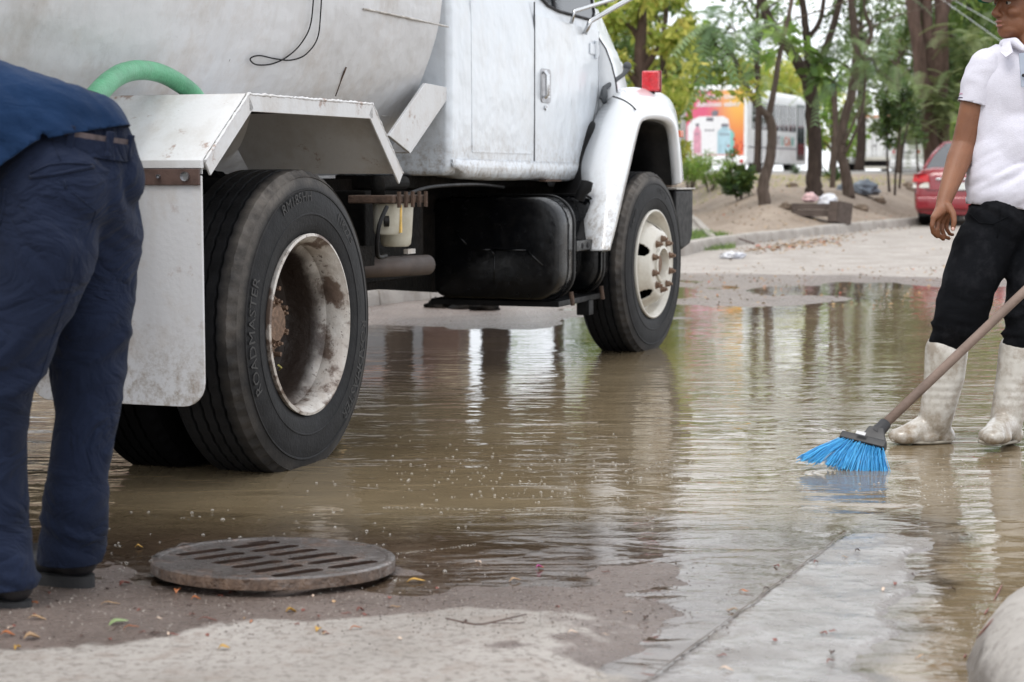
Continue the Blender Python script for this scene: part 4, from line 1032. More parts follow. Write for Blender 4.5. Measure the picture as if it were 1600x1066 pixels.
far_tree(1085, 72, 60, 2.6, M_lgr, M_bark, 'distant green tree behind the white lamp pole', .3, 2300, .16, low=235, sub=14)
far_tree(1400, 52, 40, 1.9, M_oli, M_bark, 'olive-grey feathery tree filling the gap above the box truck', .5, 260, .1, low=175, style='frond', sub=3)
far_tree(1445, 62, -60, 3.0, M_oli, M_barkd, 'grey-green airy tree behind the multi-stemmed trunks', .3, 2300, .18, low=215, sub=12)
far_tree(1500, 50, -40, 2.3, M_dgr, M_barkd, 'dense dark green tree left of the standing man head', .24, 4200, .2, low=235)
far_tree(1570, 54, -60, 2.8, M_dgr, M_barkd, 'dense dark green tree behind the standing man', .24, 4500, .22, low=260)
far_tree(1530, 44, 150, 1.4, M_lgr, M_bark, 'low bright green tree beside the standing man sleeve', .2, 1500, .08, low=265)
far_tree(1650, 48, -120, 3.0, M_mgr, M_barkd, 'broad green tree at the right edge behind the road', .25, 3500, .22, low=250)
far_tree(1470, 90, 60, 5, M_dgr, M_barkd, 'tall dark tree far behind the parked cars', .5, 3500, .25, low=240, sub=14)
far_tree(1580, 88, 40, 5, M_mgr, M_barkd, 'tall green tree far behind at the right', .5, 3500, .25, low=250, sub=14)
far_tree(1340, 60, -30, 2.2, M_dgr, M_barkd, 'dark green tree rising behind the curving tree', .2, 1500, .15, low=110, sub=10)
far_tree(1180, 52, -60, 1.8, M_mgr, M_barkd, 'green tree with open crown above the bus', .2, 900, .1, low=70, sub=10)
far_tree(1010, 66, -20, 3.2, M_mgr, M_barkd, 'tall green tree far behind the yellowing trees', .34, 3200, .2, low=230, sub=12)
# shrubs, flowers, rosettes
def shrub(px, py, w, h, n, mat, label, leaf=.09, stems=9, name='shrub', droop=-.6, asp=.3):
    b = GT(px, py); t = thing(name, label, 'shrub', tuple(b)); m = MB(); cls = []
    for k in range(stems):
        a = 2*math.pi*k/stems+random.random(); rr = w*random.uniform(.25, .95)*.5; hh = h*random.uniform(.55, 1.0)
        e = b+Vector((math.cos(a)*rr, math.sin(a)*rr*.8, hh)); m.add(tube([b+Vector((math.cos(a)*.04, math.sin(a)*.04, -.02)), b.lerp(e, .5)+Vector((0, 0, .06)), e], [.012, .008, .004], 5))
        for q in (.45, .7, .92): cls.append((tuple(b.lerp(e, q)), (w*.16, w*.16, h*.14), n//(stems*3)))
    mk('stems', m.vf, M_bark, t); leaves(cls, leaf, mat, t, 'foliage', droop=droop, asp=asp); return t
shrub(1078, 300, 1.2, 1.0, 1500, M_lgr, 'pale green bush right behind the truck bumper', .08)
shrub(1110, 300, 1.0, .75, 1100, M_lgr, 'pale green bush between the bumper and the dark leafy plant', .08)
shrub(1050, 296, 1.4, .9, 1300, M_lgr, 'pale green bush half hidden behind the front fender', .08)
shrub(1155, 312, .75, .62, 420, M_dgr, 'dark glossy-leaved plant left of the slender forked tree', .17, 8, droop=-.3, asp=.45)
shrub(1140, 285, .6, .8, 160, M_mgr, 'tall sparse weed with small red flowers in front of the bus', .12, 5)
fl = GT(1150, 285)
for k in range(6):
    pass
rf = MB()
for k in range(9): rf.add(ball(P(1152+random.uniform(-14, 10), 225+random.uniform(-8, 10), fl.y), .022+.01*random.random(), 6, 4))
tag(mk('red_flowers', rf.vf, simple('red_petals', (.5, .05, .03), .6)), 'small red flowers topping the tall weed in front of the bus', 'flowers', kind='stuff')
def rosette(px, py, L, n, label, up=.6, stemh=.0, Y=None, mat=None, w=.035):
    b = GT(px, py) if Y is None else Vector(((px-800)/2800*Y, Y, gh((px-800)/2800*Y, Y))); t = thing('spiky_plant', label, 'plant', tuple(b)); top = b+Vector((0, 0, stemh))
    if stemh: mk('trunk', tube(spline([b-Vector((0, 0, .1)), b.lerp(top, .5)+Vector((.05, 0, 0)), top], 5), .06, 7), M_bark, t, smooth=True)
    for k in range(n):
        a = 2.4*k; e = random.uniform(.1, 1.3) if up else random.uniform(-.7, .8); l = L*random.uniform(.7, 1.1)
        d = Vector((math.cos(a)*math.cos(e), math.sin(a)*math.cos(e), math.sin(e))); s = d.cross(Vector((0, 0, 1))).normalized()*w
        p = [top, top+d*l*.35, top+d*l*.7+Vector((0, 0, -.04*l)), top+d*l+Vector((0, 0, -.16*l))]; ws = [.5, 1, .7, .05]; m = MB()
        v = []
        for q, z in zip(p, ws): v += [q-s*z, q+Vector((0, 0, -w*.4*z)), q+s*z]
        f = [(i*3+j, i*3+j+1, i*3+j+4, i*3+j+3) for i in range(3) for j in range(2)]
        o = mk('blade', (v, f), mat or M_blade, t)
    return t
M_blade = simple('agave_blade', (.10, .15, .085), .5, var=.35, scale=6)
rosette(1244, 272, .42, 22, 'spiky agave rosette left of the stout dark tree', w=.03)
rosette(1297, 278, .5, 18, 'broad-bladed green clump right of the stout dark tree', mat=simple('broad_blade', (.06, .13, .04), .45, var=.3), w=.06)
rosette(1306, 282, .4, 14, 'second smaller broad-bladed clump beside the curving tree base', mat=MAT['broad_blade'], w=.05)
rosette(1298, 262, .45, 26, 'small yucca tree with drooping blades between the two trunks', up=0, stemh=2.1, Y=36, w=.025, mat=simple('yucca_blade', (.05, .10, .05), .5, var=.3))
# grass tuft patch by the kerb
def grass(name, label, cx, cy, rx, ry, n, h, mat):
    a = RNG.random(n)*6.283; r = np.sqrt(RNG.random(n)); x = cx+np.cos(a)*r*rx; y = cy+np.sin(a)*r*ry; z = fields(x, y)[0]
    b = np.stack([x, y, z], 1); d = unit(RNG.normal(size=(n, 3))*np.array([.5, .5, .1])+np.array([0, 0, 1])); hh = h*(.4+RNG.random((n, 1)))
    s = unit(np.cross(d, RNG.normal(size=(n, 3))))*h*.06
    v = np.stack([b-s, b+s, b+d*hh+s*.15, b+d*hh-s*.15], 1).reshape(-1, 3)
    o = raw_mesh(name, v, np.arange(4*n).reshape(-1, 4), mat, None, np.repeat(RNG.random(n), 4)); tag(o, label, 'grass', kind='stuff')
gp = GT(1098, 374)
grass('grass', 'short green grass patch by the kerb behind the front wheel', gp.x, gp.y+.7, .5, 1.4, 2200, .07, M_mgr)
gq = GT(1120, 300); grass('grass', 'dry weeds scattered on the planting bed soil', gq.x+1.2, gq.y+1, 3.0, 3.0, 1200, .09, M_yel)
# ------------------------------------------------------------------ lamp pole and cable
Yp = 46; xp = (1066-800)/2800*Yp; zp = gh(xp, Yp)
pole = thing('lamp_pole', 'white painted street lamp pole behind the red marker lamp', 'lamp pole', (xp, Yp, zp))
M_pole = simple('pole_white', (.62, .64, .66), .5, var=.1, scale=3, dirt=(.35, .33, .3), dirt_amt=.4)
mk('pole', tube([(xp, Yp, zp), (xp, Yp, zp+3), (xp, Yp, zp+7)], [.085, .07, .05], 14), M_pole, pole, smooth=True)
mk('arm', tube([(xp, Yp, zp+6.9), (xp-.6, Yp-.1, zp+7.3), (xp-1.5, Yp-.2, zp+7.4)], .03, 8), M_pole, pole, smooth=True)
mk('lamp_head', ball((xp-1.75, Yp-.2, zp+7.38), (.35, .14, .08)), M_pole, pole, smooth=True)
cb = mk('overhead_cable', tube(spline([P(700, 70, 40), P(945, 52, 38), P(1100, 54, 33), P(1180, 45, 30), P(1240, 30, 28), P(1330, 0, 27), P(1500, -60, 26)], 6), .012, 5), M_bark)
tag(cb, 'thin grey cable sagging between the roadside trees', 'cable')
cb = mk('overhead_cable', tube(spline([P(1340, 55, 30), P(1400, 25, 30), P(1465, 8, 30), P(1600, -30, 30)], 6), .010, 5), M_bark)
tag(cb, 'thin cable crossing in front of the multi-stemmed tree', 'cable')
for pa, pb, lb in (((1490, 0), (1600, 62), 'upper of the two thin cables beside the standing man cap'), ((1470, -2), (1600, 90), 'lower of the two thin cables beside the standing man cap')):
    tag(mk('overhead_cable', tube([P(pa[0]-60, pa[1]-30, 36), P(*pa, 34), P(*pb, 30)], .005, 5), M_pole), lb, 'cable')
# ------------------------------------------------------------------ bus
bw = Vector(P(1168, 200, 57)); hd = Vector((2.9, 6.0, 0)).normalized(); rt = Vector((hd.y, -hd.x, 0))
bz = CAM_H+(280-273)/2800*57
bus_o = Vector((bw.x, 57, bz))-rt*1.05
bus = thing('bus', 'white minibus with a pink and orange drink advert on its rear', 'bus', tuple(bus_o), math.atan2(hd.y, hd.x)-math.pi/2)
M_busw = simple('bus_white', (.82, .83, .83), .35, var=.05, dirt=(.5, .48, .45), dirt_amt=.4)
def bp(name, vf, mat, par=None, **k): return mk(name, vf, mat, par or bus, local=True, **k)
H_ = 2.83
prof = [(-1.05, .35), (-1.05, 2.3), (-.98, 2.6), (-.8, 2.78), (-.4, H_), (.4, H_), (.8, 2.78), (.98, 2.6), (1.05, 2.3), (1.05, .35)]
v = [(x, y, z-(.06*y/6.8 if z > 1 else 0)) for y in (0, 6.5) for x, z in prof]; n = 10
bp('body', (v, [tuple(range(n)), tuple(range(n, 2*n))[::-1]]+[(i, (i+1) % n, n+(i+1) % n, n+i) for i in range(n)]), M_busw, bevel=.05)
bp('front_mask', box(-.98, .98, 6.5, 6.62, .5, 2.4), M_busw, bevel=.05); bp('windscreen', box(-.9, .9, 6.63, 6.65, 1.35, 2.3), M_glassdark)
def ad_mat():
    t = NT('advert_print'); sx = t.n('ShaderNodeSeparateXYZ'); t.l(t.co(), sx.inputs[0])
    a = t.ramp(sx.outputs['X'], -.45, .75); b = t.ramp(sx.outputs['Z'], .7, 2.6)
    c = t.mix(a, (.66, .10, .20), (.82, .50, .10)); c2 = t.mix(a, (.66, .13, .2), (.72, .15, .06)); t.pr(t.mix(b, c2, c), .4); return t.m
ad = bp('advert_panel', box(-1.0, .93, -.012, -.004, .62, 2.66), ad_mat())
M_print = simple('white_print', (.75, .75, .76), .5, var=.04); M_blueprint = simple('pale_blue_print', (.38, .55, .62), .5, var=.2, scale=5); M_greyp = simple('grey_print', (.18, .17, .2), .5); M_pinkp = simple('pink_print', (.62, .3, .38), .5); M_teal = simple('teal_print', (.2, .5, .45), .5)
bp('white_cloud', (lambda p: prism(p, -.020, -.0125, 'xz'))([(0, 0)]*3) if False else ([(x, -.016, z) for x, z in [(-.95, .64), (.55, .64), (.5, 1.2), (.42, 1.75), (.25, 1.85), (-.55, 1.85), (-.8, 1.75), (-.95, 1.55)]], [tuple(range(8))]), M_print, ad)
def flat(pts, y): return [(x, y, z) for x, z in pts], [tuple(range(len(pts)))]
def bottle(cx, z0, w, h, m, y):
    bp('printed_bottle', flat([(cx-w, z0), (cx+w, z0), (cx+w, z0+h*.72), (cx+w*.45, z0+h*.86), (cx+w*.4, z0+h*.9), (cx-w*.4, z0+h*.9), (cx-w*.45, z0+h*.86), (cx-w, z0+h*.72)], y), m, ad)
    bp('printed_cap', flat([(cx-w*.45, z0+h*.9), (cx+w*.45, z0+h*.9), (cx+w*.45, z0+h), (cx-w*.45, z0+h)], y-.002), M_greyp, ad)
    for k in range(3): bp('printed_mark', flat([(cx-w*.6+k*w*.45, z0+h*.62), (cx-w*.35+k*w*.45, z0+h*.62), (cx-w*.35+k*w*.45, z0+h*.68), (cx-w*.6+k*w*.45, z0+h*.68)], y-.003), M_greyp, ad)
bottle(-.62, .68, .13, .95, M_pinkp, -.020); bottle(-.2, .66, .26, 1.15, M_print, -.024); bottle(.3, .66, .26, .95, M_blueprint, -.022)
bp('printed_spill', flat([(-.1, 1.85), (.06, 1.88), (.08, 2.02), (-.08, 2.04), (-.16, 1.95)], -.024), M_greyp, ad)
bp('printed_shadow', flat([(.5, .66), (.62, .66), (.62, 1.3), (.5, 1.45)], -.0235), M_teal, ad)
for s, x, z, sz in (('Hidrátate con', -.78, 2.40, .25), ('delicioso sabor', -.66, 2.16, .24)):
    tvf = text_vf(s, sz, .002, bold=.006); bp('advert_lettering', ([(x+p[0], -.02-p[2], z+p[1]) for p in tvf[0]], tvf[1]), M_print, ad)
bp('rear_bumper', box(-1.06, 1.06, -.1, .1, .3, .52), M_busw, bevel=.03)
M_win = simple('bus_window_glass', (.03, .035, .04), .08, var=.6, scale=1.5, spec=.8)
for k, (a, b) in enumerate(((.45, 1.25), (1.4, 2.3), (2.42, 3.3), (3.42, 4.3), (4.42, 5.2))):
    w_ = bp('window', box(1.045, 1.062, a, b, 1.45, 2.32), M_win, bevel=.01)
    bp('window_frame', box(1.06, 1.068, (a+b)/2-.02, (a+b)/2+.02, 1.46, 2.31), M_pole, w_); bp('window_frame', box(1.06, 1.067, a, b, 1.86, 1.89), M_pole, w_)
dr = bp('door', box(1.045, 1.066, 5.35, 6.2, .5, 2.4), simple('bus_door_green', (.02, .05, .045), .3), bevel=.01)
bp('door_pane', box(1.066, 1.07, 5.42, 5.74, .7, 2.3), M_win, dr); bp('door_pane', box(1.066, 1.07, 5.82, 6.12, .7, 2.3), M_win, dr)
M_orp = simple('orange_print', (.7, .2, .08), .5)
for i, (ch, m_) in enumerate(zip('TUTUCAN', (M_greyp, M_teal, M_greyp, M_teal, M_orp, M_orp, M_teal))):
    tvf = text_vf(ch, .42, .002, bold=.01); bp('side_lettering', ([(1.066+p[2], 2.35+i*.38+p[0], .98+p[1]) for p in tvf[0]], tvf[1]), m_)
bp('rub_rail', box(1.05, 1.064, .1, 6.3, .86, .90), M_greyp)
def road_wheel(par, x, y, r=.42, w=.24, part=None):
    o = bpy.data.objects.new('wheel', None); C.objects.link(o); o.parent = par; o.location = (x, y, r)
    s = 1 if x > 0 else -1
    m = lathe([(-w/2, r*.62), (-w/2, r*.93), (-w/2+.03, r), (w/2-.03, r), (w/2, r*.93), (w/2, r*.62)], 32)
    rot = Matrix.Rotation(R_(90), 4, 'Z')
    mk('tyre', xf(m, rot), M_black, o, local=True, smooth='auto')
    mk('rim', xf(lathe([(-s*w/2*.9, r*.62), (-s*w/2*.7, r*.5), (-s*w/2*.9, r*.2), (-s*w/2*.9, 0)], 24), rot @ Matrix.Identity(4)), M_dull, o, local=True, smooth='auto'); return o
for x in (-.9, .9):
    for y in (1.3, 5.0): road_wheel(bus, x, y)
for s in (-.9, .9):
    bp('tail_lamp', box(s-.05, s+.05, -.112, -.1, .36, .48), M_redlens)
# ------------------------------------------------------------------ box truck
Yt = 74; bx = (1372-800)/2800*Yt; tz = CAM_H+(280-274)/2800*Yt
bt = thing('box_truck', 'white box truck with orange top trim seen from behind', 'truck', (bx, Yt, tz), R_(-6))
def qp(name, vf, mat, par=None, **k): return mk(name, vf, mat, par or bt, local=True, **k)
hw = .93
qp('cargo_box', box(-hw, hw, 0, 4.6, .72, 2.42), M_busw, bevel=.02)
qp('top_trim', box(-hw-.01, hw+.01, -.03, .02, 2.36, 2.44), simple('orange_trim', (.62, .25, .1), .5), bevel=.005)
for s in (-1, 1):
    d_ = qp('door', box(min(s*.02, s*.9), max(s*.02, s*.9), -.03, -.002, .78, 2.33), M_busw, bevel=.005)
    for xx in (.16, .32): qp('lock_rod', tube([(s*xx, -.045, .8), (s*xx, -.045, 2.32)], .014, 6), M_dull, d_)
    qp('door_handle', box(s*.24-.1, s*.24+.1, -.06, -.035, 1.2, 1.24), M_dull, d_)
    for zz in (1.0, 1.55, 2.1): qp('hinge', box(s*.84-.06, s*.84+.06, -.045, -.03, zz, zz+.05), M_dull, d_)
qp('rear_sill', box(-hw, hw, -.06, .1, .6, .73), simple('sill_cream', (.55, .53, .47), .5), bevel=.01)
qp('step_frame', box(-.72, -.66, -.05, .05, .28, .62), MAT['sill_cream']); qp('step_frame', box(.66, .72, -.05, .05, .28, .62), MAT['sill_cream']); qp('bumper', box(-hw, hw, -.08, -.02, .26, .36), MAT['sill_cream'], bevel=.01)
qp('under_panel', box(-.66, .66, .02, .06, .34, .6), M_black)
qp('cab', box(-.85, .85, 4.75, 6.1, .5, 1.95), M_busw, bevel=.12, seg=3)
for x in (-.75, .75):
    for y in (.9, 5.3): road_wheel(bt, x, y, .38, .3)
qp('mud_guard', box(-.95, -.55, .5, .52, .1, .5), M_black); qp('mud_guard', box(.55, .95, .5, .52, .1, .5), M_black)
# ------------------------------------------------------------------ cars
def car(label, loc, rz, paint, kind='sedan'):
    t = thing('parked_car', label, 'car', loc, rz)
    q = lambda name, vf, mat, par=None, **k: mk(name, vf, mat, par or t, local=True, **k)
    sd_ = kind == 'sedan'
    st = [(0.0, .66, .82), (.03, .745, .93), (.12, .795, 1.0), (.40, .825, 1.03), (.9, .845, 1.02), (1.8, .85, .98), (2.9, .85, .95), (3.5, .84, .90), (3.95, .79, .80), (4.22, .66, .66)]
    if not sd_: st = [(0.0, .72, 1.0), (.04, .79, 1.08), (.15, .83, 1.1), (.9, .85, 1.1), (1.8, .86, 1.08), (2.9, .86, 1.03), (3.5, .85, 1.0), (3.95, .8, .9), (4.2, .66, .7)]
    rows = []
    for y, w, zt in st:
        half = [(0, zt), (w*.6, zt), (w*.86, zt-.03), (w*.97, zt-.10), (w, zt-.26), (w*1.005, .55), (w, .42), (w*.985, .30), (w*.94, .225), (w*.7, .2)]
        rows.append([(a, y, z) for a, z in half]+[(-a, y, z) for a, z in half[::-1]])
    v, f = sheet([r+r[:1] for r in rows]); m_ = len(rows[0])+1
    f.append(tuple(range(m_-1))); f.append(tuple((len(rows)-1)*m_+i for i in range(m_-1))[::-1])
    q('body', (v, f), paint, smooth='auto', weld=True)
    zb = 1.0 if sd_ else 1.08; y0, y1, y2, y3 = (.42, 1.22, 2.3, 3.2) if sd_ else (.06, .35, 2.3, 3.2); zr = 1.46 if sd_ else 1.68
    base = [(.70, y0), (.78, y0+.35), (.79, 2.0), (.75, y3-.3), (.6, y3)]; roof = [(.50, y1), (.56, y1+.2), (.58, 1.9), (.55, y2-.1), (.48, y2)]
    V = [(x, y, zb) for x, y in base]+[(-x, y, zb) for x, y in base[::-1]]; V2 = [(x, y, zr) for x, y in roof]+[(-x, y, zr) for x, y in roof[::-1]]
    n = len(V); mid = [(a[0]*1.0, (a[1]+b[1])/2, (a[2]+b[2])/2+.04) for a, b in zip(V, V2)]
    mid = [((a[0]+b[0])/2*1.045, (a[1]+b[1])/2, (a[2]+b[2])/2+.015) for a, b in zip(V, V2)]
    fs = [(i, (i+1) % n, n+(i+1) % n, n+i) for i in range(n)]+[(n+i, n+(i+1) % n, 2*n+(i+1) % n, 2*n+i) for i in range(n)]
    q('windows', (V+mid+V2, fs), simple('car_window_glass', (.03, .035, .04), .05, spec=.9), smooth='auto')
    rows = []
    for s, dz in ((1, 0), (.93, .035), (.6, .06), (0, .07)): rows.append([(x*s, (y-1.8)*(.4+.6*s)+1.8, zr+dz-.005) for x, y, _ in V2]+[(V2[0][0]*s, (V2[0][1]-1.8)*(.4+.6*s)+1.8, zr+dz-.005)])
    q('roof', sheet(rows), paint, smooth=True)
    for i in (0, 3, 4, 5, 6, 9):
        a, b, c = Vector(V[i]), Vector(mid[i]), Vector(V2[i]); q('pillar', tube([a, b, c], .032, 6), paint, smooth=True)
    q('trunk_gap', tube([(.62, .025, .99), (.60, -.005, .80), (.55, -.005, .62), (-.55, -.005, .62), (-.60, -.005, .8), (-.62, .025, .99)], .005, 5), M_seam)
    lw = simple('clear_lens', (.7, .68, .62), .15, spec=.8)
    for s in (-1, 1):
        def tl(x0, x1, z0, z1): return [(s*(x+.022), y-.03, z) for x, y, z in ((x0, -.012, z0), (x1, .10, z0), (x1+.015, .20, z0+.01), (x1+.0, .19, z1), (x1-.03, .08, z1+.01), (x0+.02, -.0, z1))], [tuple(range(6)), ]
        a = tl(.50, .79, .765, .90); q('tail_lamp', (a[0], a[1]), M_redlens, solid=.025)
        b = tl(.49, .795, .665, .762); q('tail_lamp', (b[0], b[1]), lw, solid=.02)
    q('chrome_strip', box(-.40, .40, -.035, -.005, .80, .835), M_chrome, bevel=.008)
    pl = q('number_plate', box(-.17, .17, -.03, -.012, .63, .755), simple('plate_white', (.6, .62, .6), .5)); 
    q('bumper', box(-.74, .74, -.075, .2, .28, .52), paint, bevel=.05, seg=4)
    q('under_skirt', box(-.7, .7, .02, .5, .17, .29), M_black)
    for x in (-.72, .72):
        for y in (.85, 3.35): road_wheel(t, x, y, .31, .2)
    for s in (-1, 1): q('mirror', ball((s*.95, 2.75, 1.02), (.1, .06, .07)), paint, smooth=True)
    return t
M_redcar = simple('red_car_paint', (.21, .002, .010), .25, var=.08, scale=2, Coat_Weight=.8)
zc = gh(7.75, 31.4)
car('glossy red sedan parked beyond the standing man arm', (7.76, 31.2, zc), R_(-24), M_redcar)
car('small red hatchback in the distance between the saplings', ((1432-800)/2800*66, 66, CAM_H+(280-268)/2800*66), R_(-10), simple('red_paint_far', (.40, .02, .03), .3, Coat_Weight=.5), 'suv')
car('white car in the distance right beside the box truck', ((1412-800)/2800*60, 60, CAM_H+(280-271)/2800*60-.1), R_(-60), M_busw, 'suv')
# ------------------------------------------------------------------ rubbish crate and bags
M_crate = simple('dark_crate_wood', (.075, .055, .045), .8, var=.3, scale=14, stretch=(.4, 1, 2), bump=.004, bscale=30)
cb0 = GT(1272, 342); Yc = cb0.y
def crate(label, c, L, Wd, Hh, rot, tilt, slats=2):
    t = thing('crate', label, 'crate', tuple(c), rot); t.rotation_euler = (R_(tilt), 0, rot)
    for sy in (-1, 1):
        for k in range(slats): mk('slat', box(-L/2, L/2, sy*Wd/2-.012, sy*Wd/2+.012, k*Hh/slats+.006, (k+1)*Hh/slats-.006), M_crate, t, local=True, bevel=.003)
    for sx in (-1, 1): mk('end_panel', box(sx*L/2-.012, sx*L/2+.012, -Wd/2+.014, Wd/2-.014, 0, Hh), M_crate, t, local=True, bevel=.003)
    mk('bottom', box(-L/2, L/2, -Wd/2, Wd/2, .0, .02), M_crate, t, local=True); return t
crate('long dark wooden crate with white rubbish bags on the planting bed', P(1272, 338, Yc), .64, .36, .21, R_(-22), 0)
crate('dark square box leaning against the end of the rubbish crate', P(1311, 349, Yc-.35), .18, .34, .34, R_(-52), -8, 1)
def lumps(c, r, k, seed, sc=5, amp=.3):
    v, f = ball((0, 0, 0), (1, 1, 1), 28, 18); out = []
    for p in v:
        n_ = 1+amp*fbm((p[0]*sc*.4+seed, p[1]*sc*.4, p[2]*sc*.4), 4)+.08*abs(fbm((p[0]*sc+seed, p[1]*sc, p[2]*sc), 3))
        out.append(Vector((p[0]*r[0]*n_, p[1]*r[1]*n_, max(-r[2]*.75, p[2]*r[2]*n_)))+Vector(c))
    return out, f
M_bagw = simple('white_plastic_bag', (.62, .62, .64), .35, var=.1, scale=10, bump=.01, bscale=20, dirt=(.25, .3, .5), dirt_amt=.35, dscale=8)
M_bagg = simple('grey_plastic_bag', (.17, .2, .24), .35, var=.3, scale=6, bump=.012, bscale=14)
tag(mk('rubbish_bag', lumps(P(1293, 316, Yc), (.16, .14, .13), 1, 3), M_bagw, smooth=True), 'crumpled white plastic bag in the wooden crate', 'bag')
tag(mk('rubbish_bag', lumps(P(1266, 310, Yc), (.12, .1, .09), 1, 8), simple('pink_white_bag', (.6, .4, .4), .4, var=.3, scale=14, bump=.01), smooth=True), 'smaller reddish crumpled bag at the left of the crate', 'bag')
gb = GT(1350, 305)
tag(mk('rubbish_bag', lumps(P(1352, 296, gb.y), (.24, .2, .15), 1, 5, 6, .4), M_bagg, smooth=True), 'dark grey-blue rubbish bag on the soil right of the curving tree', 'bag')
tag(mk('rubbish_bag', lumps(P(1318, 297, gb.y+.5), (.12, .14, .12), 1, 15, 6, .4), M_bagg, smooth=True), 'pale grey rubbish bag peeping out left of the curving tree', 'bag')
# ------------------------------------------------------------------ shop building beyond the pavement (seen mirrored in the water under the truck)
sb = thing('shop_building', 'low shop building beyond the pavement mirrored in the water under the truck', 'building', (-4.5, 30, .25))
def sp(name, vf, mat, par=None, **k): return mk(name, vf, mat, par or sb, **k)
sp('wall', box(-11, -.9, 30, 38, .0, 2.55), simple('brown_wall', (.16, .10, .08), .85, var=.2, scale=2, bump=.004)); sp('wall', box(-11, -.9, 30.02, 38, 2.55, 5.2), simple('cream_wall', (.55, .45, .33), .85, var=.12))
sp('roof', box(-11.2, -.7, 29.8, 38, 5.2, 5.4), M_kerb)
sgn = sp('sign_board', box(-4.2, -1.6, 29.86, 29.98, 3.35, 3.9), simple('yellow_sign', (.62, .42, .2), .6)); sp('sign_border', box(-1.58, -1.3, 29.86, 29.98, 3.35, 3.9), simple('blue_sign', (.05, .3, .45), .6), sgn)
for x in (-9.4, -6.9, -3.6): 
    w_ = sp('window', box(x, x+1.5, 29.96, 29.99, 3.98, 4.9), M_win); sp('window_frame', box(x-.06, x+1.56, 29.97, 30.0, 3.92, 3.97), M_print, w_)
sp('shutter', box(-3.9, -1.5, 29.95, 29.99, .25, 2.4), simple('grey_shutter', (.3, .3, .31), .5)); sp('door', box(-6.2, -5.1, 29.95, 29.99, .25, 2.4), M_barkd)
sp('awning', [Vector(p) for p in [(-4.2, 29.98, 3.1), (-1.3, 29.98, 3.1), (-1.3, 29.0, 2.7), (-4.2, 29.0, 2.7)]] and ([(-4.2, 29.94, 3.1), (-1.3, 29.94, 3.1), (-1.3, 29.0, 2.7), (-4.2, 29.0, 2.7)], [(0, 1, 2, 3)]), simple('pink_awning', (.5, .28, .28), .7), solid=.02)
far_tree(770, 27, -190, 1.6, M_mgr, M_barkd, 'dark-trunked tree on the pavement behind the fuel tank', .2, 2200, .22, low=60)
far_tree(620, 26, -220, 1.6, M_dgr, M_barkd, 'dark tree on the pavement hidden behind the water tank', .2, 2000, .2, low=30)
# ------------------------------------------------------------------ people
def blobmesh(chains, voxel=.012, smooth=4, disp=None, cuts=(), close=()):
    """union of tapered chains and ellipsoids, remeshed to one skin; disp(co, n) -> offset; cuts: (point, normal, box) removes the side the normal points to"""
    m = MB()
    for c in chains:
        if c[0] == 'E':
            rot = c[3] if len(c) > 3 else None
            m.add(ball(c[1], c[2], 20, 14, rot)); continue
        for (p, r) in c: m.add(ball(p, r, 16, 10))
        for (p, r), (q, s) in zip(c, c[1:]):
            m.add(tube([Vector(p), Vector(q)], [r, s], 16))
    me = bpy.data.meshes.new('b'); me.from_pydata(m.v, [], m.f); o = bpy.data.objects.new('b', me); C.objects.link(o)
    r = o.modifiers.new('r', 'REMESH'); r.mode = 'VOXEL'; r.voxel_size = voxel
    if smooth: s = o.modifiers.new('s', 'SMOOTH'); s.factor = .5; s.iterations = smooth
    dg = bpy.context.evaluated_depsgraph_get(); me2 = bpy.data.meshes.new_from_object(o.evaluated_get(dg))
    bpy.data.objects.remove(o); bpy.data.meshes.remove(me)
    if disp:
        ns = [n.vector.copy() for n in me2.vertex_normals]
        for v, n in zip(me2.vertices, ns): v.co = v.co+n*disp(v.co)
    if cuts:
        bm = bmesh.new(); bm.from_mesh(me2)
        for p, n, test in cuts:
            g = [x for x in bm.verts if test is None or test(x.co)]
            gs = set(g); ge = [e for e in bm.edges if e.verts[0] in gs and e.verts[1] in gs]; gf = [f for f in bm.faces if all(v in gs for v in f.verts)]
            bmesh.ops.bisect_plane(bm, geom=g+ge+gf, plane_co=p, plane_no=n, clear_outer=True)
        bm.to_mesh(me2); bm.free()
    return me2
def blob(name, chains, mat, parent, voxel=.012, smooth=4, disp=None, cuts=(), solid=0):
    me = blobmesh(chains, voxel, smooth, disp, cuts); me.name = name
    me.polygons.foreach_set('use_smooth', [True]*len(me.polygons))
    o = bpy.data.objects.new(name, me); C.objects.link(o); o.parent = parent; me.transform(rootinv(parent)); me.materials.append(mat)
    if solid: m = o.modifiers.new('solid', 'SOLIDIFY'); m.thickness = solid; m.offset = 1
    return o
def cloth(name, col, rough=.85, weave=900, var=.12, spots=None, wr=.0, sheen=.0, sp=(.5, .7)):
    t = NT(name); c = t.mix(t.noise(3, 5), [x*(1-var) for x in col], [min(1, x*(1+var)) for x in col])
    c = t.mix(t.math('MULTIPLY', t.noise(160, 2), .25), c, [x*.7 for x in col])
    if spots: c = t.mix(t.math('MULTIPLY', t.noise(9, 8, .7, lo=sp[0], hi=sp[1]), spots[1]), c, spots[0])
    b = t.bump(t.noise(weave/3, 2), .0006)
    if wr: b = t.bump(t.math('ABSOLUTE', t.math('SUBTRACT', t.noise(4.5, 3, .5, stretch=(1.2, 1.2, 1.7), dist=1.3, lo=.2, hi=.8), .5)), wr, prev=b)
    t.pr(c, rough, 0, b, .08, Sheen_Weight=sheen, Sheen_Roughness=.5); return t.m
M_navy = cloth('navy_twill_trousers', (.012, .0175, .037), var=.35, wr=.022, sheen=.05); M_navys = cloth('navy_cotton_shirt', (.008, .024, .064), var=.3, wr=.008, sheen=.05)
M_jean = cloth('black_jeans', (.0045, .005, .0065), var=.25, spots=((.03, .03, .034), .4), wr=.005)
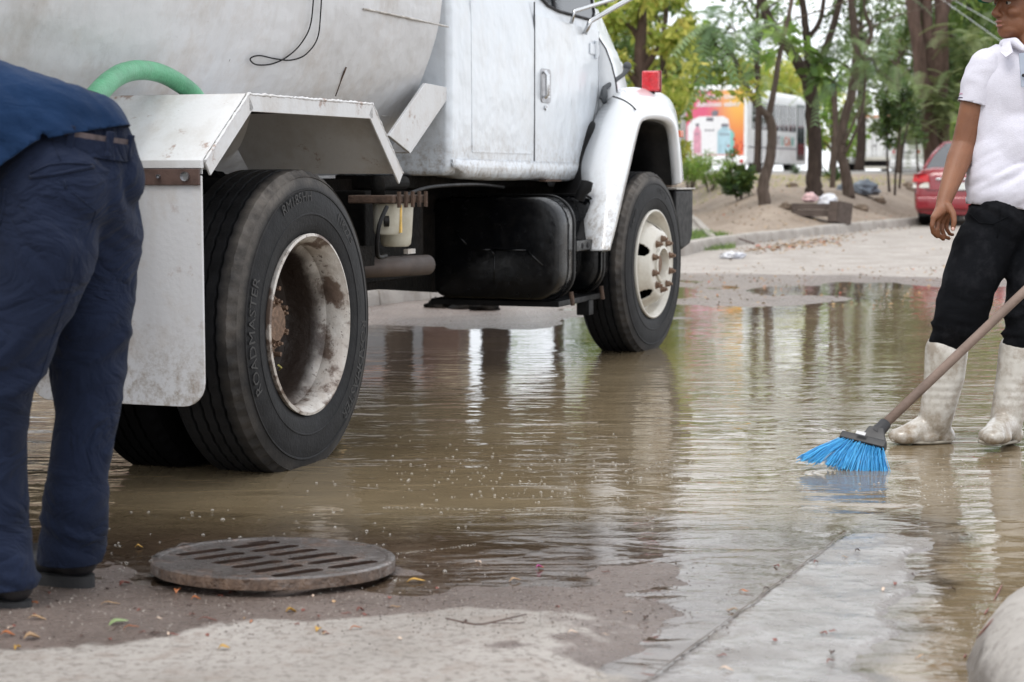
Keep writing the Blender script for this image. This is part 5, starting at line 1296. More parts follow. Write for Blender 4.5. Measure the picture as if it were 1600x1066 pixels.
M_polo = cloth('pale_lilac_polo', (.62, .61, .68), var=.03, wr=.0015, sheen=.05, spots=((.5, .47, .48), .25))
M_shoe = simple('black_shoe_leather', (.009, .0095, .012), .4, var=.3, scale=10, dirt=(.05, .043, .037), dirt_amt=.4, dscale=9, bump=.001)
M_sole = simple('rubber_sole', (.02, .02, .021), .75, var=.3)
M_belt = simple('woven_brown_belt', (.075, .055, .055), .7, var=.4, scale=70, bump=.001, bscale=200)
def skin_mat():
    t = NT('brown_skin'); c = t.mix(t.noise(6, 5), (.155, .062, .030), (.24, .104, .052)); c = t.mix(t.math('MULTIPLY', t.noise(60, 4, .7, lo=.5, hi=.7), .3), c, (.16, .07, .04))
    t.pr(c, .48, 0, t.bump(t.noise(180, 4), .0006), .4, Subsurface_Weight=.12, Subsurface_Scale=.02, Subsurface_Radius=(1, .35, .2)); return t.m
M_skin = skin_mat()
M_hair = simple('black_hair', (.008, .007, .007), .5, var=.3, scale=40, bump=.003, bscale=120)
def ridged(p, s, st=(1, 1, 1)):
    return 1-abs(fbm((p[0]*s*st[0], p[1]*s*st[1], p[2]*s*st[2]), 2))*2
def Q(px, py, Y): return P(px, py, Y)
# ---- bending man
YA, YB = 4.0, 4.22
base = G(60, 955); man1 = thing('person', 'bending man in navy work shirt and navy trousers seen from behind at the left edge', 'person', (base.x-.05, 4.1, 0))
near = [(Q(62, 305, 4.03), .128), (Q(60, 400, YA), .122), (Q(36, 470, YA-.01), .108), (Q(2, 560, YA-.02), .093), (Q(-12, 640, YA-.03), .077), (Q(-12, 740, YA-.03), .072), (Q(-10, 830, YA-.04), .072), (Q(6, 918, YA-.04), .069)]
far_ = [(Q(145, 300, 4.16), .118), (Q(146, 380, YB-.02), .106), (Q(144, 450, YB), .096), (Q(140, 550, YB), .081), (Q(139, 640, YB), .072), (Q(124, 745, YB), .067), (Q(113, 830, YB), .069), (Q(108, 890, YB), .071)]
def tr_disp(c):
    z = c.z; d = .006*fbm((c.x*5, c.y*5, c.z*4), 3)
    # folds: bunching at the hems, pulls under the seat
    h = max(0, 1-z/.33); d += .018*min(1, h*1.6)*ridged(c+Vector((0, 0, c.x*.5)), 1, (2.5, 2.5, 11))-.006*h
    k = math.exp(-((z-.55)/.12)**2); d += .014*k*ridged(c+Vector((0, 0, -c.x*.6)), 1, (4, 4, 11))
    k2 = math.exp(-((z-.83)/.09)**2); d += .007*k2*ridged(c+c.x*Vector((0, 0, 1)), 1, (4, 4, 14))
    return d
seam_c = Q(196, 290, 3.95)
def crease(c):
    d = tr_disp(c)
    # centre back seam between the two halves of the seat
    x = c.x-(P(190, 300, 4.0).x-.10*(c.z-.955)); 
    if c.z > .80: d -= .016*math.exp(-(x/.012)**2)*min(1, (c.z-.80)/.1)*max(0, 1-(c.z-.955)/.16)
    return d
belt_p = Q(110, 206, 4.05)
trs = blob('trousers', [near, far_, ('E', Q(76, 290, 4.03), (.138, .13, .135)), ('E', Q(146, 283, 4.12), (.112, .125, .125)), [(Q(100, 290, 4.12), .13), (Q(104, 232, 4.1), .128)], [(Q(88, 240, 4.08), .13), (Q(96, 212, 4.08), .118)], [(Q(128, 245, 4.12), .125), (Q(128, 216, 4.12), .108)]],
    M_navy, man1, .0115, 5, crease, cuts=[(Vector((0, 0, .060)), Vector((0, 0, -1)), None)], solid=.004)
# waistband, belt and loops follow a tilted ring
def ring(center, ax, bx, ra, rb, h, th, nx, name, mat, par, n=60, a0=0, a1=2*math.pi):
    rows = []
    for i in range(n+1):
        w = a0+(a1-a0)*i/n; d = ax*math.cos(w)*ra+bx*math.sin(w)*rb; u = (ax*math.cos(w)/ra+bx*math.sin(w)/rb).normalized()
        rows.append([center+d+nx*-h, center+d+u*th+nx*-h, center+d+u*th+nx*h, center+d+nx*h, center+d+nx*-h])
    return mk(name, sheet(rows), mat, par, smooth='auto')
bx_ = Vector((.98, 0, -.16)).normalized(); up_ = Vector((.16, 0, .98)).normalized(); by_ = Vector((0, 1, 0))
wb_ = ring(Q(106, 224, 4.09), bx_, by_, .146, .138, .019, .004, up_, 'waistband', M_navy, trs)
belt = ring(Q(107, 208, 4.09), bx_, by_, .142, .136, .0075, .005, up_, 'belt', M_belt, man1)
for a in (-40, -75, -120, -10):
    w = R_(a); cc = Q(107, 214, 4.09)+bx_*math.cos(w)*.148+by_*math.sin(w)*.142; tg = (bx_*-math.sin(w)+by_*math.cos(w))
    mk('belt_loop', obox(cc, tg*.008, up_*.028, (bx_*math.cos(w)+by_*math.sin(w))*.006), M_navy, trs, bevel=.002)
# back pocket welt
def on_surface(o, px, py, lift=.002):
    """hit point on a built object along the line of sight at a photo pixel"""
    deps = bpy.context.evaluated_depsgraph_get(); org = Vector((0, 0, CAM_H)); inv = rootinv(o)
    a = inv @ org; d = (inv.to_3x3() @ ray(px, py)).normalized(); ok, loc, nr, _ = o.ray_cast(a, d)
    return (inv.inverted() @ loc+(inv.inverted().to_3x3() @ nr).normalized()*lift) if ok else None
def strip_on(o, pxs, r, name, mat, par, lift=.001, seg=6, flat=1):
    pts = []
    for (a, b), (c, e) in zip(pxs, pxs[1:]):
        n = max(2, int(math.hypot(c-a, e-b)/6))
        for k in range(n):
            p = on_surface(o, a+(c-a)*k/n, b+(e-b)*k/n, lift)
            if p: pts.append(p)
    p = on_surface(o, *pxs[-1], lift); pts += [p] if p else []
    if len(pts) > 1: return mk(name, tube(pts, r, seg), mat, par, smooth=True)
strip_on(trs, [(46, 277), (70, 275), (100, 270), (146, 261)], .0045, 'pocket_welt', M_navy, trs)
strip_on(trs, [(48, 270), (75, 258), (100, 255), (144, 257)], .0025, 'pocket_welt', M_navy, trs)
strip_on(trs, [(100, 281), (103, 295)], .003, 'pocket_button_tab', M_navy, trs)
strip_on(trs, [(0, 352), (6, 320), (8, 296)], .003, 'side_pocket_edge', M_navy, trs)
strip_on(trs, [(80, 215), (94, 250)], .0016, 'yoke_seam', M_navy, trs)
# shirt: back and shoulders reaching out of frame to the left
def sh_disp(c):
    return .010*ridged(c+Vector((0, 0, c.x*.35)), 1, (4, 3, 15))*.8+.008*fbm((c.x*6, c.y*6, c.z*6), 3)+.006*ridged(c+Vector((0, 0, c.x*.9)), 1, (6, 5, 26))
cutp = Q(140, 232, 4.1); cutn = (Vector((.78, 0, -.62))).normalized()
shirt = blob('shirt', [[(Q(150, 262, 4.10), .115), (Q(120, 238, 4.09), .128), (Q(70, 222, 4.06), .140), (Q(0, 213, 4.04), .155), (Q(-110, 190, 4.02), .165), (Q(-215, 185, 4.0), .165)],
    [(Q(60, 262, 4.03), .135), (Q(-20, 270, 3.99), .13), (Q(-120, 240, 3.98), .14)],
    [(Q(-200, 170, 3.85), .085), (Q(-225, 290, 3.75), .07)], [(Q(-215, 170, 4.18), .085), (Q(-250, 290, 4.3), .07)]],
    M_navys, man1, .012, 4, sh_disp, cuts=[(Q(150, 209, 4.1), Vector((.22, 0, -.975)).normalized(), lambda c: c.x > P(98, 230, 4.1).x), (Q(50, 246, 4.03), Vector((.60, 0, -.80)), lambda c: c.x < P(104, 230, 4.1).x)], solid=.004)
body1 = blob('body', [[(Q(104, 262, 4.1), .10), (Q(60, 230, 4.06), .11), (Q(-110, 195, 4.02), .13), (Q(-200, 190, 4.0), .12), (Q(-262, 205, 3.98), .05), (Q(-290, 215, 3.98), .05)],
    ('E', Q(-325, 235, 3.98), (.095, .08, .11)),
    [(Q(-200, 170, 3.85), .06), (Q(-225, 300, 3.72), .045), (Q(-150, 400, 3.66), .038), (Q(-120, 425, 3.66), .03), (Q(-100, 440, 3.66), .04)],
    [(Q(-215, 170, 4.18), .06), (Q(-250, 300, 4.3), .045), (Q(-170, 390, 4.36), .038), (Q(-140, 415, 4.36), .03), (Q(-120, 430, 4.36), .04)],
    [(p, r*.7) for p, r in near[:-1]], [(p, r*.7) for p, r in far_[:-1]]], M_skin, man1, .016, 4)
blob('hair', [('E', Q(-332, 225, 3.98), (.10, .09, .105))], M_hair, body1, .012, 4)
def shoe(name, heel, toe, w, h, par, mat=M_shoe, sole=M_sole):
    heel = Vector(heel); toe = Vector(toe); d = (toe-heel); L = d.length; d.normalize(); s = Vector((-d.y, d.x, 0)); up = Vector((0, 0, 1))
    R = Matrix((d, s, up)).transposed()
    o = blob(name, [[(heel+up*.055, w*.92), (heel+d*L*.25+up*.06, w*.9), (heel+d*L*.5+up*.045, w*.85), (heel+d*L*.8+up*.03, w*.95), (toe+up*.018-d*.01, w*.72)], [(heel+up*.06, w*.8), (heel+d*L*.25+up*.065, w*.75)]],
        mat, par, .007, 4, cuts=[(heel+up*.012, Vector((0, 0, -1)), None)])
    rows = []; n = 24
    out = []
    for k in range(n):
        a = 2*math.pi*k/n; x = math.cos(a); y = math.sin(a); ww = w*(1.03 if x < 0 else 1.1)
        out.append(heel+d*(L*.5+x*(L*.5+w*.85))+s*y*ww)
    v = [p+up*(-.012) for p in out]+[p+up*.010 for p in out]+[p*1+up*.018 for p in out]
    f = [tuple(range(n))[::-1], tuple(range(2*n, 3*n))]+[(i+j*n, (i+1) % n+j*n, (i+1) % n+(j+1)*n, i+(j+1)*n) for i in range(n) for j in range(2)]
    mk('sole', (v, f), sole, o, smooth='auto'); return o
h1 = G(12, 958, .012); shoe('shoe', h1+Vector((.005, .05, 0)), h1+Vector((-.17, .14, 0)), .047, .09, man1)
h2 = G(121, 912, .012); shoe('shoe', h2+Vector((.0, .02, 0)), h2+Vector((-.16, .12, 0)), .050, .09, man1)
# ---- standing man with the broom
YM = 6.6
base = G(1500, 690); man2 = thing('person', 'standing man in pale polo, black jeans and muddy white rubber boots holding a broom', 'person', (base.x+.1, 6.6, 0))
F_ = Vector((-.93, -.36, 0)).normalized(); S_ = Vector((-F_.y, F_.x, 0)); UPV = Vector((0, 0, 1))      # face direction
HC = Q(1596, 11, YM)
HR = Matrix((F_, S_, UPV)).transposed()
def hd(f, s, u): return HC+F_*f+S_*s+UPV*u
head = [('E', hd(0, 0, .012), (.098, .076, .108), HR), ('E', hd(.035, 0, -.055), (.058, .056, .062), HR), ('E', hd(.062, 0, -.098), (.026, .028, .018), HR), ('E', hd(.05, 0, -.085), (.042, .046, .026), HR),
    [(hd(.088, 0, .02), .010), (hd(.104, 0, -.008), .0105), (hd(.116, 0, -.026), .0125)], ('E', hd(.102, .012, -.033), (.012, .009, .008), HR), ('E', hd(.102, -.012, -.033), (.012, .009, .008), HR),
    ('E', hd(.083, .026, .032), (.016, .024, .009), HR), ('E', hd(.083, -.026, .032), (.016, .024, .009), HR), ('E', hd(.066, .042, -.022), (.026, .022, .02), HR), ('E', hd(.066, -.042, -.022), (.026, .022, .02), HR),
    ('E', hd(.083, 0, -.05), (.016, .026, .014), HR), ('E', hd(.094, 0, -.0555), (.0105, .022, .0055), HR), ('E', hd(.090, 0, -.071), (.0115, .02, .0065), HR),
    ('E', hd(-.01, .078, -.01), (.020, .008, .032), HR), ('E', hd(-.01, -.078, -.01), (.020, .008, .032), HR),
    [(hd(-.02, 0, -.07), .055), (Q(1610, 66, YM), .056), (Q(1614, 92, YM), .062)]]
SH1, EL1, WR1 = Q(1534, 112, 6.60), Q(1506, 228, 6.60), Q(1476, 312, 6.50)
arm1 = [(SH1, .044), (SH1.lerp(EL1, .35), .051), (SH1.lerp(EL1, .7), .047), (EL1, .045), (EL1.lerp(WR1, .25), .046), (EL1.lerp(WR1, .6), .038), (WR1, .029), (Q(1474, 322, 6.49), .028)]
arm2 = [(Q(1694, 112, 6.6), .055), (Q(1735, 215, 6.55), .044), (Q(1722, 270, 6.45), .038), (Q(1700, 330, 6.36), .028), (Q(1696, 345, 6.35), .032)]
kn = [Q(1459, 340, 6.435), Q(1465, 344, 6.46), Q(1472, 346, 6.485), Q(1479, 346, 6.51)]
palm = [[(WR1, .026), (Q(1470, 330, 6.47), .024), (kn[0], .0125)], [(WR1, .026), (Q(1476, 332, 6.5), .024), (kn[3], .012)], [(Q(1473, 324, 6.48), .026), (kn[1], .0135)], [(Q(1474, 326, 6.49), .026), (kn[2], .0135)]]
fing = [[(kn[0], .0105), (Q(1456, 353, 6.43), .0092), (Q(1458, 364, 6.44), .0082), (Q(1464, 370, 6.46), .0074)],
    [(kn[1], .0105), (Q(1464, 358, 6.45), .0094), (Q(1467, 368, 6.46), .0084), (Q(1474, 374, 6.48), .0075)],
    [(kn[2], .010), (Q(1472, 360, 6.48), .0090), (Q(1476, 370, 6.49), .0080), (Q(1483, 373, 6.51), .0070)],
    [(kn[3], .009), (Q(1479, 358, 6.51), .0080), (Q(1484, 366, 6.52), .0072), (Q(1489, 367, 6.54), .0062)]]
thumb = [[(Q(1481, 322, 6.46), .016), (Q(1489, 334, 6.44), .0125), (Q(1491, 346, 6.43), .0105), (Q(1489, 358, 6.43), .0088)]]
LEG1 = [(Q(1562, 345, 6.58), .112), (Q(1534, 395, 6.55), .112), (Q(1513, 450, 6.5), .100), (Q(1498, 500, 6.5), .088), (Q(1483, 530, 6.52), .068), (Q(1478, 558, 6.52), .056)]
LEG2 = [(Q(1652, 345, 6.6), .112), (Q(1632, 400, 6.56), .116), (Q(1616, 450, 6.52), .102), (Q(1602, 505, 6.5), .080), (Q(1593, 560, 6.5), .054)]
bd = blob('body', head+[arm1, arm2]+palm+fing+thumb+[[(Q(1614, 120, YM), .12), (Q(1610, 250, YM), .13), (Q(1606, 330, YM), .13)], [(SH1, .044), (Q(1694, 112, 6.6), .05)], [(p, r*.75) for p, r in LEG1]+[(Q(1470, 660, 6.55), .04)], [(p, r*.75) for p, r in LEG2]+[(Q(1580, 660, 6.5), .04)]]
    +[[(Q(1696, 345, 6.35), .03), (Q(1688, 362, 6.33), .028), (Q(1680, 372, 6.31), .012), (Q(1690, 384, 6.30), .010), (Q(1702, 380, 6.32), .009)], [(Q(1700, 350, 6.36), .024), (Q(1704, 366, 6.36), .012), (Q(1702, 378, 6.33), .010)]], M_skin, man2, .0046, 3)
M_nail = simple('fingernail', (.55, .33, .27), .35)
mk('thumbnail', ball(Q(1489, 358, 6.4225), (.0062, .003, .0075)), M_nail, bd, smooth=True)
M_lip = simple('lips', (.30, .12, .09), .4)
blob('lips', [('E', hd(.0975, 0, -.0555), (.009, .019, .0045), HR), ('E', hd(.094, 0, -.0705), (.0095, .018, .005), HR)], M_lip, bd, .0025, 2)
mk('teeth', ball(hd(.0935, 0, -.063), (.005, .012, .003), 12, 8, HR), simple('teeth_white', (.35, .32, .28), .3), bd, smooth=True)
for s in (-1, 1):
    mk('eye', ball(hd(.076, s*.031, .010), (.0135, .0135, .0115), 16, 10, HR), simple('eye_white', (.28, .25, .22), .2), bd, smooth=True)
    mk('iris', ball(hd(.0865, s*.032, .009), (.004, .006, .006), 10, 8, HR), simple('iris_dark', (.015, .01, .008), .15), bd, smooth=True)
    blob('eyelid', [[(hd(.088, s*.020, .018), .004), (hd(.0905, s*.032, .022), .0048), (hd(.083, s*.044, .016), .004)]], M_skin, bd, .0022, 2)
    mk('eyebrow', tube([hd(.0955, s*.016, .037), hd(.098, s*.028, .042), hd(.088, s*.047, .036)], [.003, .0045, .002], 6), M_hair, bd, smooth=True)
blob('hair', [('E', hd(-.026, 0, .022), (.088, .083, .10), HR), [(hd(.028, .074, .02), .010), (hd(.02, .078, -.01), .006)], [(hd(.028, -.074, .02), .010), (hd(.02, -.078, -.01), .006)]], M_hair, bd, .006, 3, disp=lambda c: .003*fbm(c*60, 2), cuts=[(hd(0, 0, -.052), Vector((0, 0, -1)), None)])
M_cap = cloth('cream_cap_cloth', (.50, .46, .40)); M_capg = cloth('green_brim_cloth', (.02, .16, .09))
cap = blob('cap', [('E', hd(-.008, 0, .052), (.110, .092, .100), HR)], M_cap, bd, .007, 3, cuts=[(hd(0, 0, .030), (UPV*-1+F_*.06).normalized(), None)], solid=.003)
rows = []
for k in range(13):
    a = -1.15+2.3*k/12; ro = []
    for q in (.0, .8, 1.0):
        f = .085*math.cos(a)*(1-q)+(.09*math.cos(a)+.085*math.cos(a*.8))*q; s = .088*math.sin(a)*(1-q)+.084*math.sin(a)*q
        ro.append(hd(f+.005, s, .038-.010*q-.020*abs(math.sin(a))*q*.6))
    rows.append(ro)
mk('brim', sheet([r[:2] for r in rows]), M_cap, cap, smooth=True, solid=.006); mk('brim_front', sheet([r[1:] for r in rows]), M_capg, cap, smooth=True, solid=.005)
def po_disp(c):
    return .004*ridged(c+Vector((0, 0, c.x*.5)), 1, (3, 3, 6))+.012*max(0, 1-abs(c.z-.98)/.16)*ridged(c+Vector((0, 0, -c.x*.55)), 1, (4, 4, 22))+.002*fbm(c*7, 3)
polo = blob('polo_shirt', [('E', Q(1614, 150, 6.6), (.205, .125, .20)), ('E', Q(1612, 225, 6.6), (.205, .135, .21)), ('E', Q(1610, 300, 6.59), (.222, .150, .15)), [(Q(1546, 106, 6.6), .066), (Q(1580, 88, 6.6), .060), (Q(1614, 80, 6.6), .068), (Q(1650, 88, 6.6), .060), (Q(1684, 106, 6.6), .066)], [(Q(1560, 130, 6.6), .09), (Q(1560, 220, 6.6), .09), (Q(1556, 300, 6.58), .105)]],
    M_polo, man2, .011, 5, po_disp, cuts=[(Q(1505, 316, 6.5), Vector((-.12, 0, -.99)).normalized(), None), (Q(1598, 76, 6.5), Vector((.12, -.12, .98)).normalized(), None)], solid=.003)
sl = blob('sleeve', [[(Q(1545, 108, 6.6), .072), (Q(1532, 132, 6.6), .067), (Q(1522, 175, 6.6), .060)]], M_polo, polo, .009, 4, lambda c: .004*ridged(c, 1, (9, 9, 12)), cuts=[(Q(1513, 161, 6.6), Vector((-.28, 0, -.96)).normalized(), None)], solid=.004)
a_ = Vector((.96, 0, -.28)).normalized(); cu_ = Q(1523, 160, 6.6)
ring(cu_, a_, Vector((0, 1, 0)), .060, .060, .002, .002, Vector((.28, 0, .96)), 'cuff_stripe', simple('dark_cuff_stripe', (.05, .04, .07), .8), sl)
ring(cu_+Vector((.004, 0, .014)), a_, Vector((0, 1, 0)), .060, .060, .003, .002, Vector((.28, 0, .96)), 'cuff_stripe', simple('pink_cuff_stripe', (.45, .28, .36), .8), sl)
blob('sleeve', [[(Q(1685, 104, 6.6), .070), (Q(1712, 165, 6.6), .066)]], M_polo, polo, .010, 4, None, cuts=[(Q(1711, 158, 6.6), Vector((.3, 0, -.95)).normalized(), None)], solid=.004)
# collar wings and open placket
def quad(name, pts, mat, par, th=.004): return mk(name, ([tuple(p) for p in pts], [tuple(range(len(pts)))]), mat, par, solid=th, smooth=False)
quad('collar', [Q(1568, 66, 6.54), Q(1578, 64, 6.50), Q(1583, 82, 6.475), Q(1572, 90, 6.468), Q(1563, 82, 6.49)], M_polo, polo)
quad('collar', [Q(1622, 66, 6.50), Q(1634, 66, 6.54), Q(1632, 84, 6.48), Q(1620, 92, 6.462), Q(1612, 82, 6.47)], M_polo, polo)
blob('collar_band', [[(Q(1570, 70, 6.57), .022), (Q(1585, 66, 6.53), .018), (Q(1600, 78, 6.50), .012)], [(Q(1570, 70, 6.57), .022), (Q(1585, 64, 6.66), .02), (Q(1614, 62, 6.68), .02), (Q(1640, 66, 6.6), .022)]], M_polo, polo, .006, 3)
M_plk = simple('blue_grey_lining', (.34, .38, .45), .85)
quad('placket', [Q(1592, 84, 6.462), Q(1604, 82, 6.462), Q(1604, 136, 6.446), Q(1596, 136, 6.446)], M_plk, polo, .006)
mk('button', lathe([(0, 0), (0, .006), (-.003, .006)], 12) if False else ball(Q(1599, 118, 6.44), (.006, .003, .006)), M_hair, polo, smooth=True)
def je_disp(c):
    z = c.z; return .006*fbm(c*5, 3)+.013*math.exp(-((z-.42)/.13)**2)*ridged(c, 1, (5, 5, 17))+.007*math.exp(-((z-.86)/.08)**2)*ridged(c+Vector((0, 0, c.x*.7)), 1, (5, 5, 22))
je = blob('jeans', [LEG1, LEG2, ('E', Q(1606, 330, 6.59), (.178, .135, .10)), ('E', Q(1560, 345, 6.57), (.118, .125, .12)), ('E', Q(1650, 345, 6.6), (.11, .12, .12))], M_jean, man2, .0105, 4, je_disp)
strip_on(je, [(1516, 334), (1530, 348), (1552, 350), (1575, 338)], .002, 'pocket_seam', M_jean, je)
strip_on(je, [(1563, 322), (1562, 350), (1558, 372)], .002, 'fly_seam', M_jean, je)
def boot_mat():
    t = NT('muddy_white_rubber'); c = t.mix(t.noise(5, 5), (.46, .44, .40), (.60, .58, .54)); sx = t.n('ShaderNodeSeparateXYZ'); t.l(t.co(), sx.inputs[0])
    lo = t.ramp(t.math('ADD', sx.outputs['Z'], t.math('MULTIPLY', t.noise(9, 5), .12)), .26, .08)
    c = t.mix(t.math('MULTIPLY', t.noise(12, 8, .72, lo=.44, hi=.62), .65), c, (.22, .17, .12))
    c = t.mix(t.math('MULTIPLY', lo, t.noise(20, 6, .7, lo=.35, hi=.62)), c, (.20, .15, .095))
    t.pr(c, .26, 0, t.bump(t.noise(14, 4), .0008), .5, Coat_Weight=.4); return t.m
M_boot = boot_mat()
def boot(ch, foot, cutz, mouth, Y):
    b = blob('rubber_boot', ch+foot, M_boot, man2, .0075, 4, lambda c: .0011*math.exp(-((c.z-.20)/.07)**2)*math.sin(c.z*210)+.0012*fbm(c*9, 3), cuts=[(Vector((0, 0, cutz)), Vector((-.06, 0, 1)).normalized(), None)], solid=.004)
    return b
b1_ = boot([[(Q(1479, 548, 6.52), .074), (Q(1475, 590, 6.53), .070), (Q(1467, 630, 6.54), .062), (Q(1462, 655, 6.55), .058)]],
    [[(Q(1464, 664, 6.56), .050), (Q(1447, 668, 6.55), .046), (Q(1428, 675, 6.53), .038), (Q(1412, 680, 6.52), .030)], ('E', Q(1414, 681, 6.52), (.058, .046, .028)), ('E', Q(1440, 682, 6.54), (.07, .044, .026)), ('E', Q(1472, 680, 6.57), (.045, .042, .034))], P(1480, 552, 6.52).z, None, 6.5)
b2_ = boot([[(Q(1594, 548, 6.50), .074), (Q(1588, 590, 6.50), .070), (Q(1579, 632, 6.50), .062), (Q(1573, 655, 6.50), .057)]],
    [[(Q(1574, 664, 6.50), .050), (Q(1564, 669, 6.44), .045), (Q(1554, 676, 6.38), .039), (Q(1548, 680, 6.34), .031)], ('E', Q(1549, 681, 6.34), (.044, .058, .028)), ('E', Q(1560, 681, 6.42), (.044, .07, .026)), ('E', Q(1580, 679, 6.52), (.042, .045, .034))], P(1594, 556, 6.50).z, None, 6.5)
# ------------------------------------------------------------------ broom
B0 = P(1380, 665, 6.02); B1 = P(1600, 456, 6.22); dB = (B1-B0).normalized(); B2 = B0+dB*1.35
broom = thing('broom', 'blue-bristled broom with worn wooden handle touching the muddy water', 'broom', tuple(B0))
M_wood = simple('worn_wood_handle', (.17, .12, .095), .7, var=.3, scale=10, stretch=(1, 1, 1), bump=.001, bscale=60, dirt=(.3, .25, .2), dirt_amt=.4)
mk('handle', tube([B0-dB*.06, B0+dB*.3, B0+dB*.8, B2], [.0165, .0165, .016, .0155], 14), M_wood, broom, smooth=True)
M_bh = simple('black_broom_plastic', (.010, .010, .012), .5, var=.3, dirt=(.05, .045, .04), dirt_amt=.3)
mk('socket', tube([P(1368, 678, 6.0), P(1379, 667, 6.01), P(1383, 662, 6.02)], [.026, .022, .0215], 14), M_bh, broom, smooth='auto')
HL, HRt = P(1316, 677, 6.02), P(1386, 695, 5.96); wdir = (HRt-HL).normalized(); dd_ = (P(1330, 728, 5.93)-P(1352, 686, 5.99)).normalized(); th_ = wdir.cross(dd_).normalized()
bl = MB()
v = [HL+th_*.018, HRt+th_*.022, HRt-th_*.022, HL-th_*.018]; tp0 = P(1358, 668, 6.01); tp1 = P(1381, 672, 5.99)
mk('head_block', ([p+dd_*.026 for p in v]+[p-dd_*.002 for p in v], [(0, 1, 2, 3), (7, 6, 5, 4), (0, 1, 5, 4), (1, 2, 6, 5), (2, 3, 7, 6), (3, 0, 4, 7)]), M_bh, broom, bevel=.004)
q0, q1 = HL.lerp(HRt, .42), HL.lerp(HRt, .98)
mk('neck', ([q0+th_*.015, q1+th_*.018, q1-th_*.018, q0-th_*.015, tp0+th_*.014, tp1+th_*.014, tp1-th_*.014, tp0-th_*.014], [(0, 1, 2, 3), (7, 6, 5, 4), (0, 1, 5, 4), (1, 2, 6, 5), (2, 3, 7, 6), (3, 0, 4, 7)]), M_bh, broom, bevel=.004)
mk('maker_patch', obox(P(1345, 677, 5.965), wdir*.016, dd_*.006, th_*.0015), simple('patch_white', (.5, .5, .5), .6), broom)
def brist_mat():
    t = NT('blue_bristles'); at = t.n('ShaderNodeAttribute', _attribute_name='tone')
    r = t.t.nodes.new('ShaderNodeValToRGB'); r.color_ramp.elements[0].color = (.012, .20, .50, 1); r.color_ramp.elements[1].color = (.10, .50, .85, 1); t.l(at.outputs['Fac'], r.inputs[0])
    t.pr(r.outputs[0], .35, 0, None, .5); return t.m
M_br = brist_mat()
# bristles: 15 tufts, each a fan of bent strands
nt = 15
for i in range(nt):
    k = i/(nt-1); V = []; tn = []
    root = HL.lerp(HRt, .03+.94*k)+dd_*.028
    tipc = P(1262+(1384-1262)*k**.9, 716+(738-716)*min(1, k*1.6), 5.95-.02*k); tipc = Vector((tipc.x, tipc.y, max(tipc.z, -.012)))
    for j in range(46):
        r0 = root+wdir*random.gauss(0, .0035)+th_*random.gauss(0, .008)
        tp_ = tipc+Vector((random.gauss(0, .007), random.gauss(0, .014), random.gauss(-.002, .006)))+(Vector((-.03, 0, 0))*random.random() if i < 3 else Vector((0, 0, 0)))
        mid = r0.lerp(tp_, .55)+Vector((-.002, -.003, .006))*random.uniform(.3, 1.6)
        s = (tp_-r0).cross(Vector((random.gauss(0, 1), random.gauss(0, 1), random.gauss(0, 1)))).normalized()*.0011
        s2 = (tp_-r0).cross(s).normalized()*.0011; ton = random.random()*.7+.3*(j % 3 == 0)
        for q in (r0, mid, tp_):
            for w in (s, s2, -s, -s2): V.append(q+w); tn.append(ton)
    q = []
    for b in range(0, len(V), 12):
        for lv in (0, 4):
            for c in range(4): q.append((b+lv+c, b+lv+(c+1) % 4, b+lv+4+(c+1) % 4, b+lv+4+c))
    raw_mesh('bristle_tuft', [tuple(p) for p in V], q, M_br, broom, tn)

for ch_, lbl in ((((Q(1393, 688, 6.50)), Q(1440, 692, 6.50), Q(1486, 690, 6.54)), 0), (((Q(1530, 690, 6.30)), Q(1552, 695, 6.36), Q(1588, 690, 6.48)), 1)):
    mk('sole_edge', tube(spline(list(ch_), 6), .006, 6), simple('boot_sole_grey', (.30, .27, .22), .6, var=.3, scale=30), b1_ if lbl == 0 else b2_, smooth=True)
strip_on(trs, [(112, 300), (150, 330), (120, 420), (85, 520), (60, 600)], .0014, 'inner_seam', M_navy, trs, lift=.0005)
# ------------------------------------------------------------------ manhole cover
def iron_mat():
    t = NT('wet_cast_iron'); c = t.mix(t.noise(9, 7, .7), (.055, .042, .036), (.14, .12, .11)); c = t.mix(t.math('MULTIPLY', t.noise(16, 7, .7, lo=.5, hi=.66), .8), c, (.17, .085, .045))
    c = t.mix(t.math('MULTIPLY', t.noise(26, 6, .75, lo=.56, hi=.66), .8), c, (.035, .028, .024))
    r = t.n('ShaderNodeMapRange'); r.inputs['To Min'].default_value = .16; r.inputs['To Max'].default_value = .6; t.l(t.noise(7, 6), r.inputs['Value'])
    sx = t.n('ShaderNodeSeparateXYZ'); g = t.t.nodes.new('ShaderNodeNewGeometry'); t.l(g.outputs['Normal'], sx.inputs[0])
    c = t.mix(t.ramp(sx.outputs['Z'], .7, .2), c, t.mix(t.noise(18, 7, .75), (.05, .028, .018), (.20, .125, .08)))
    p = t.pr(c, r.outputs[0], .1, t.bump(t.noise(45, 6, .7), .006, prev=t.bump(t.noise(11, 5, .7), .014)), .6, Coat_Weight=t.noise(8, 5, lo=.4, hi=.6), Coat_Roughness=.07)
    t.l(t.bump(t.noise(16, 4), .006), p.inputs['Coat Normal']); return t.m
M_iron = iron_mat()
mc = G(428, 876, .03); MR = .30
mhole = thing('manhole_cover', 'round rusty cast iron manhole cover with slots lying at the edge of the water', 'manhole cover', (mc.x, mc.y, 0))
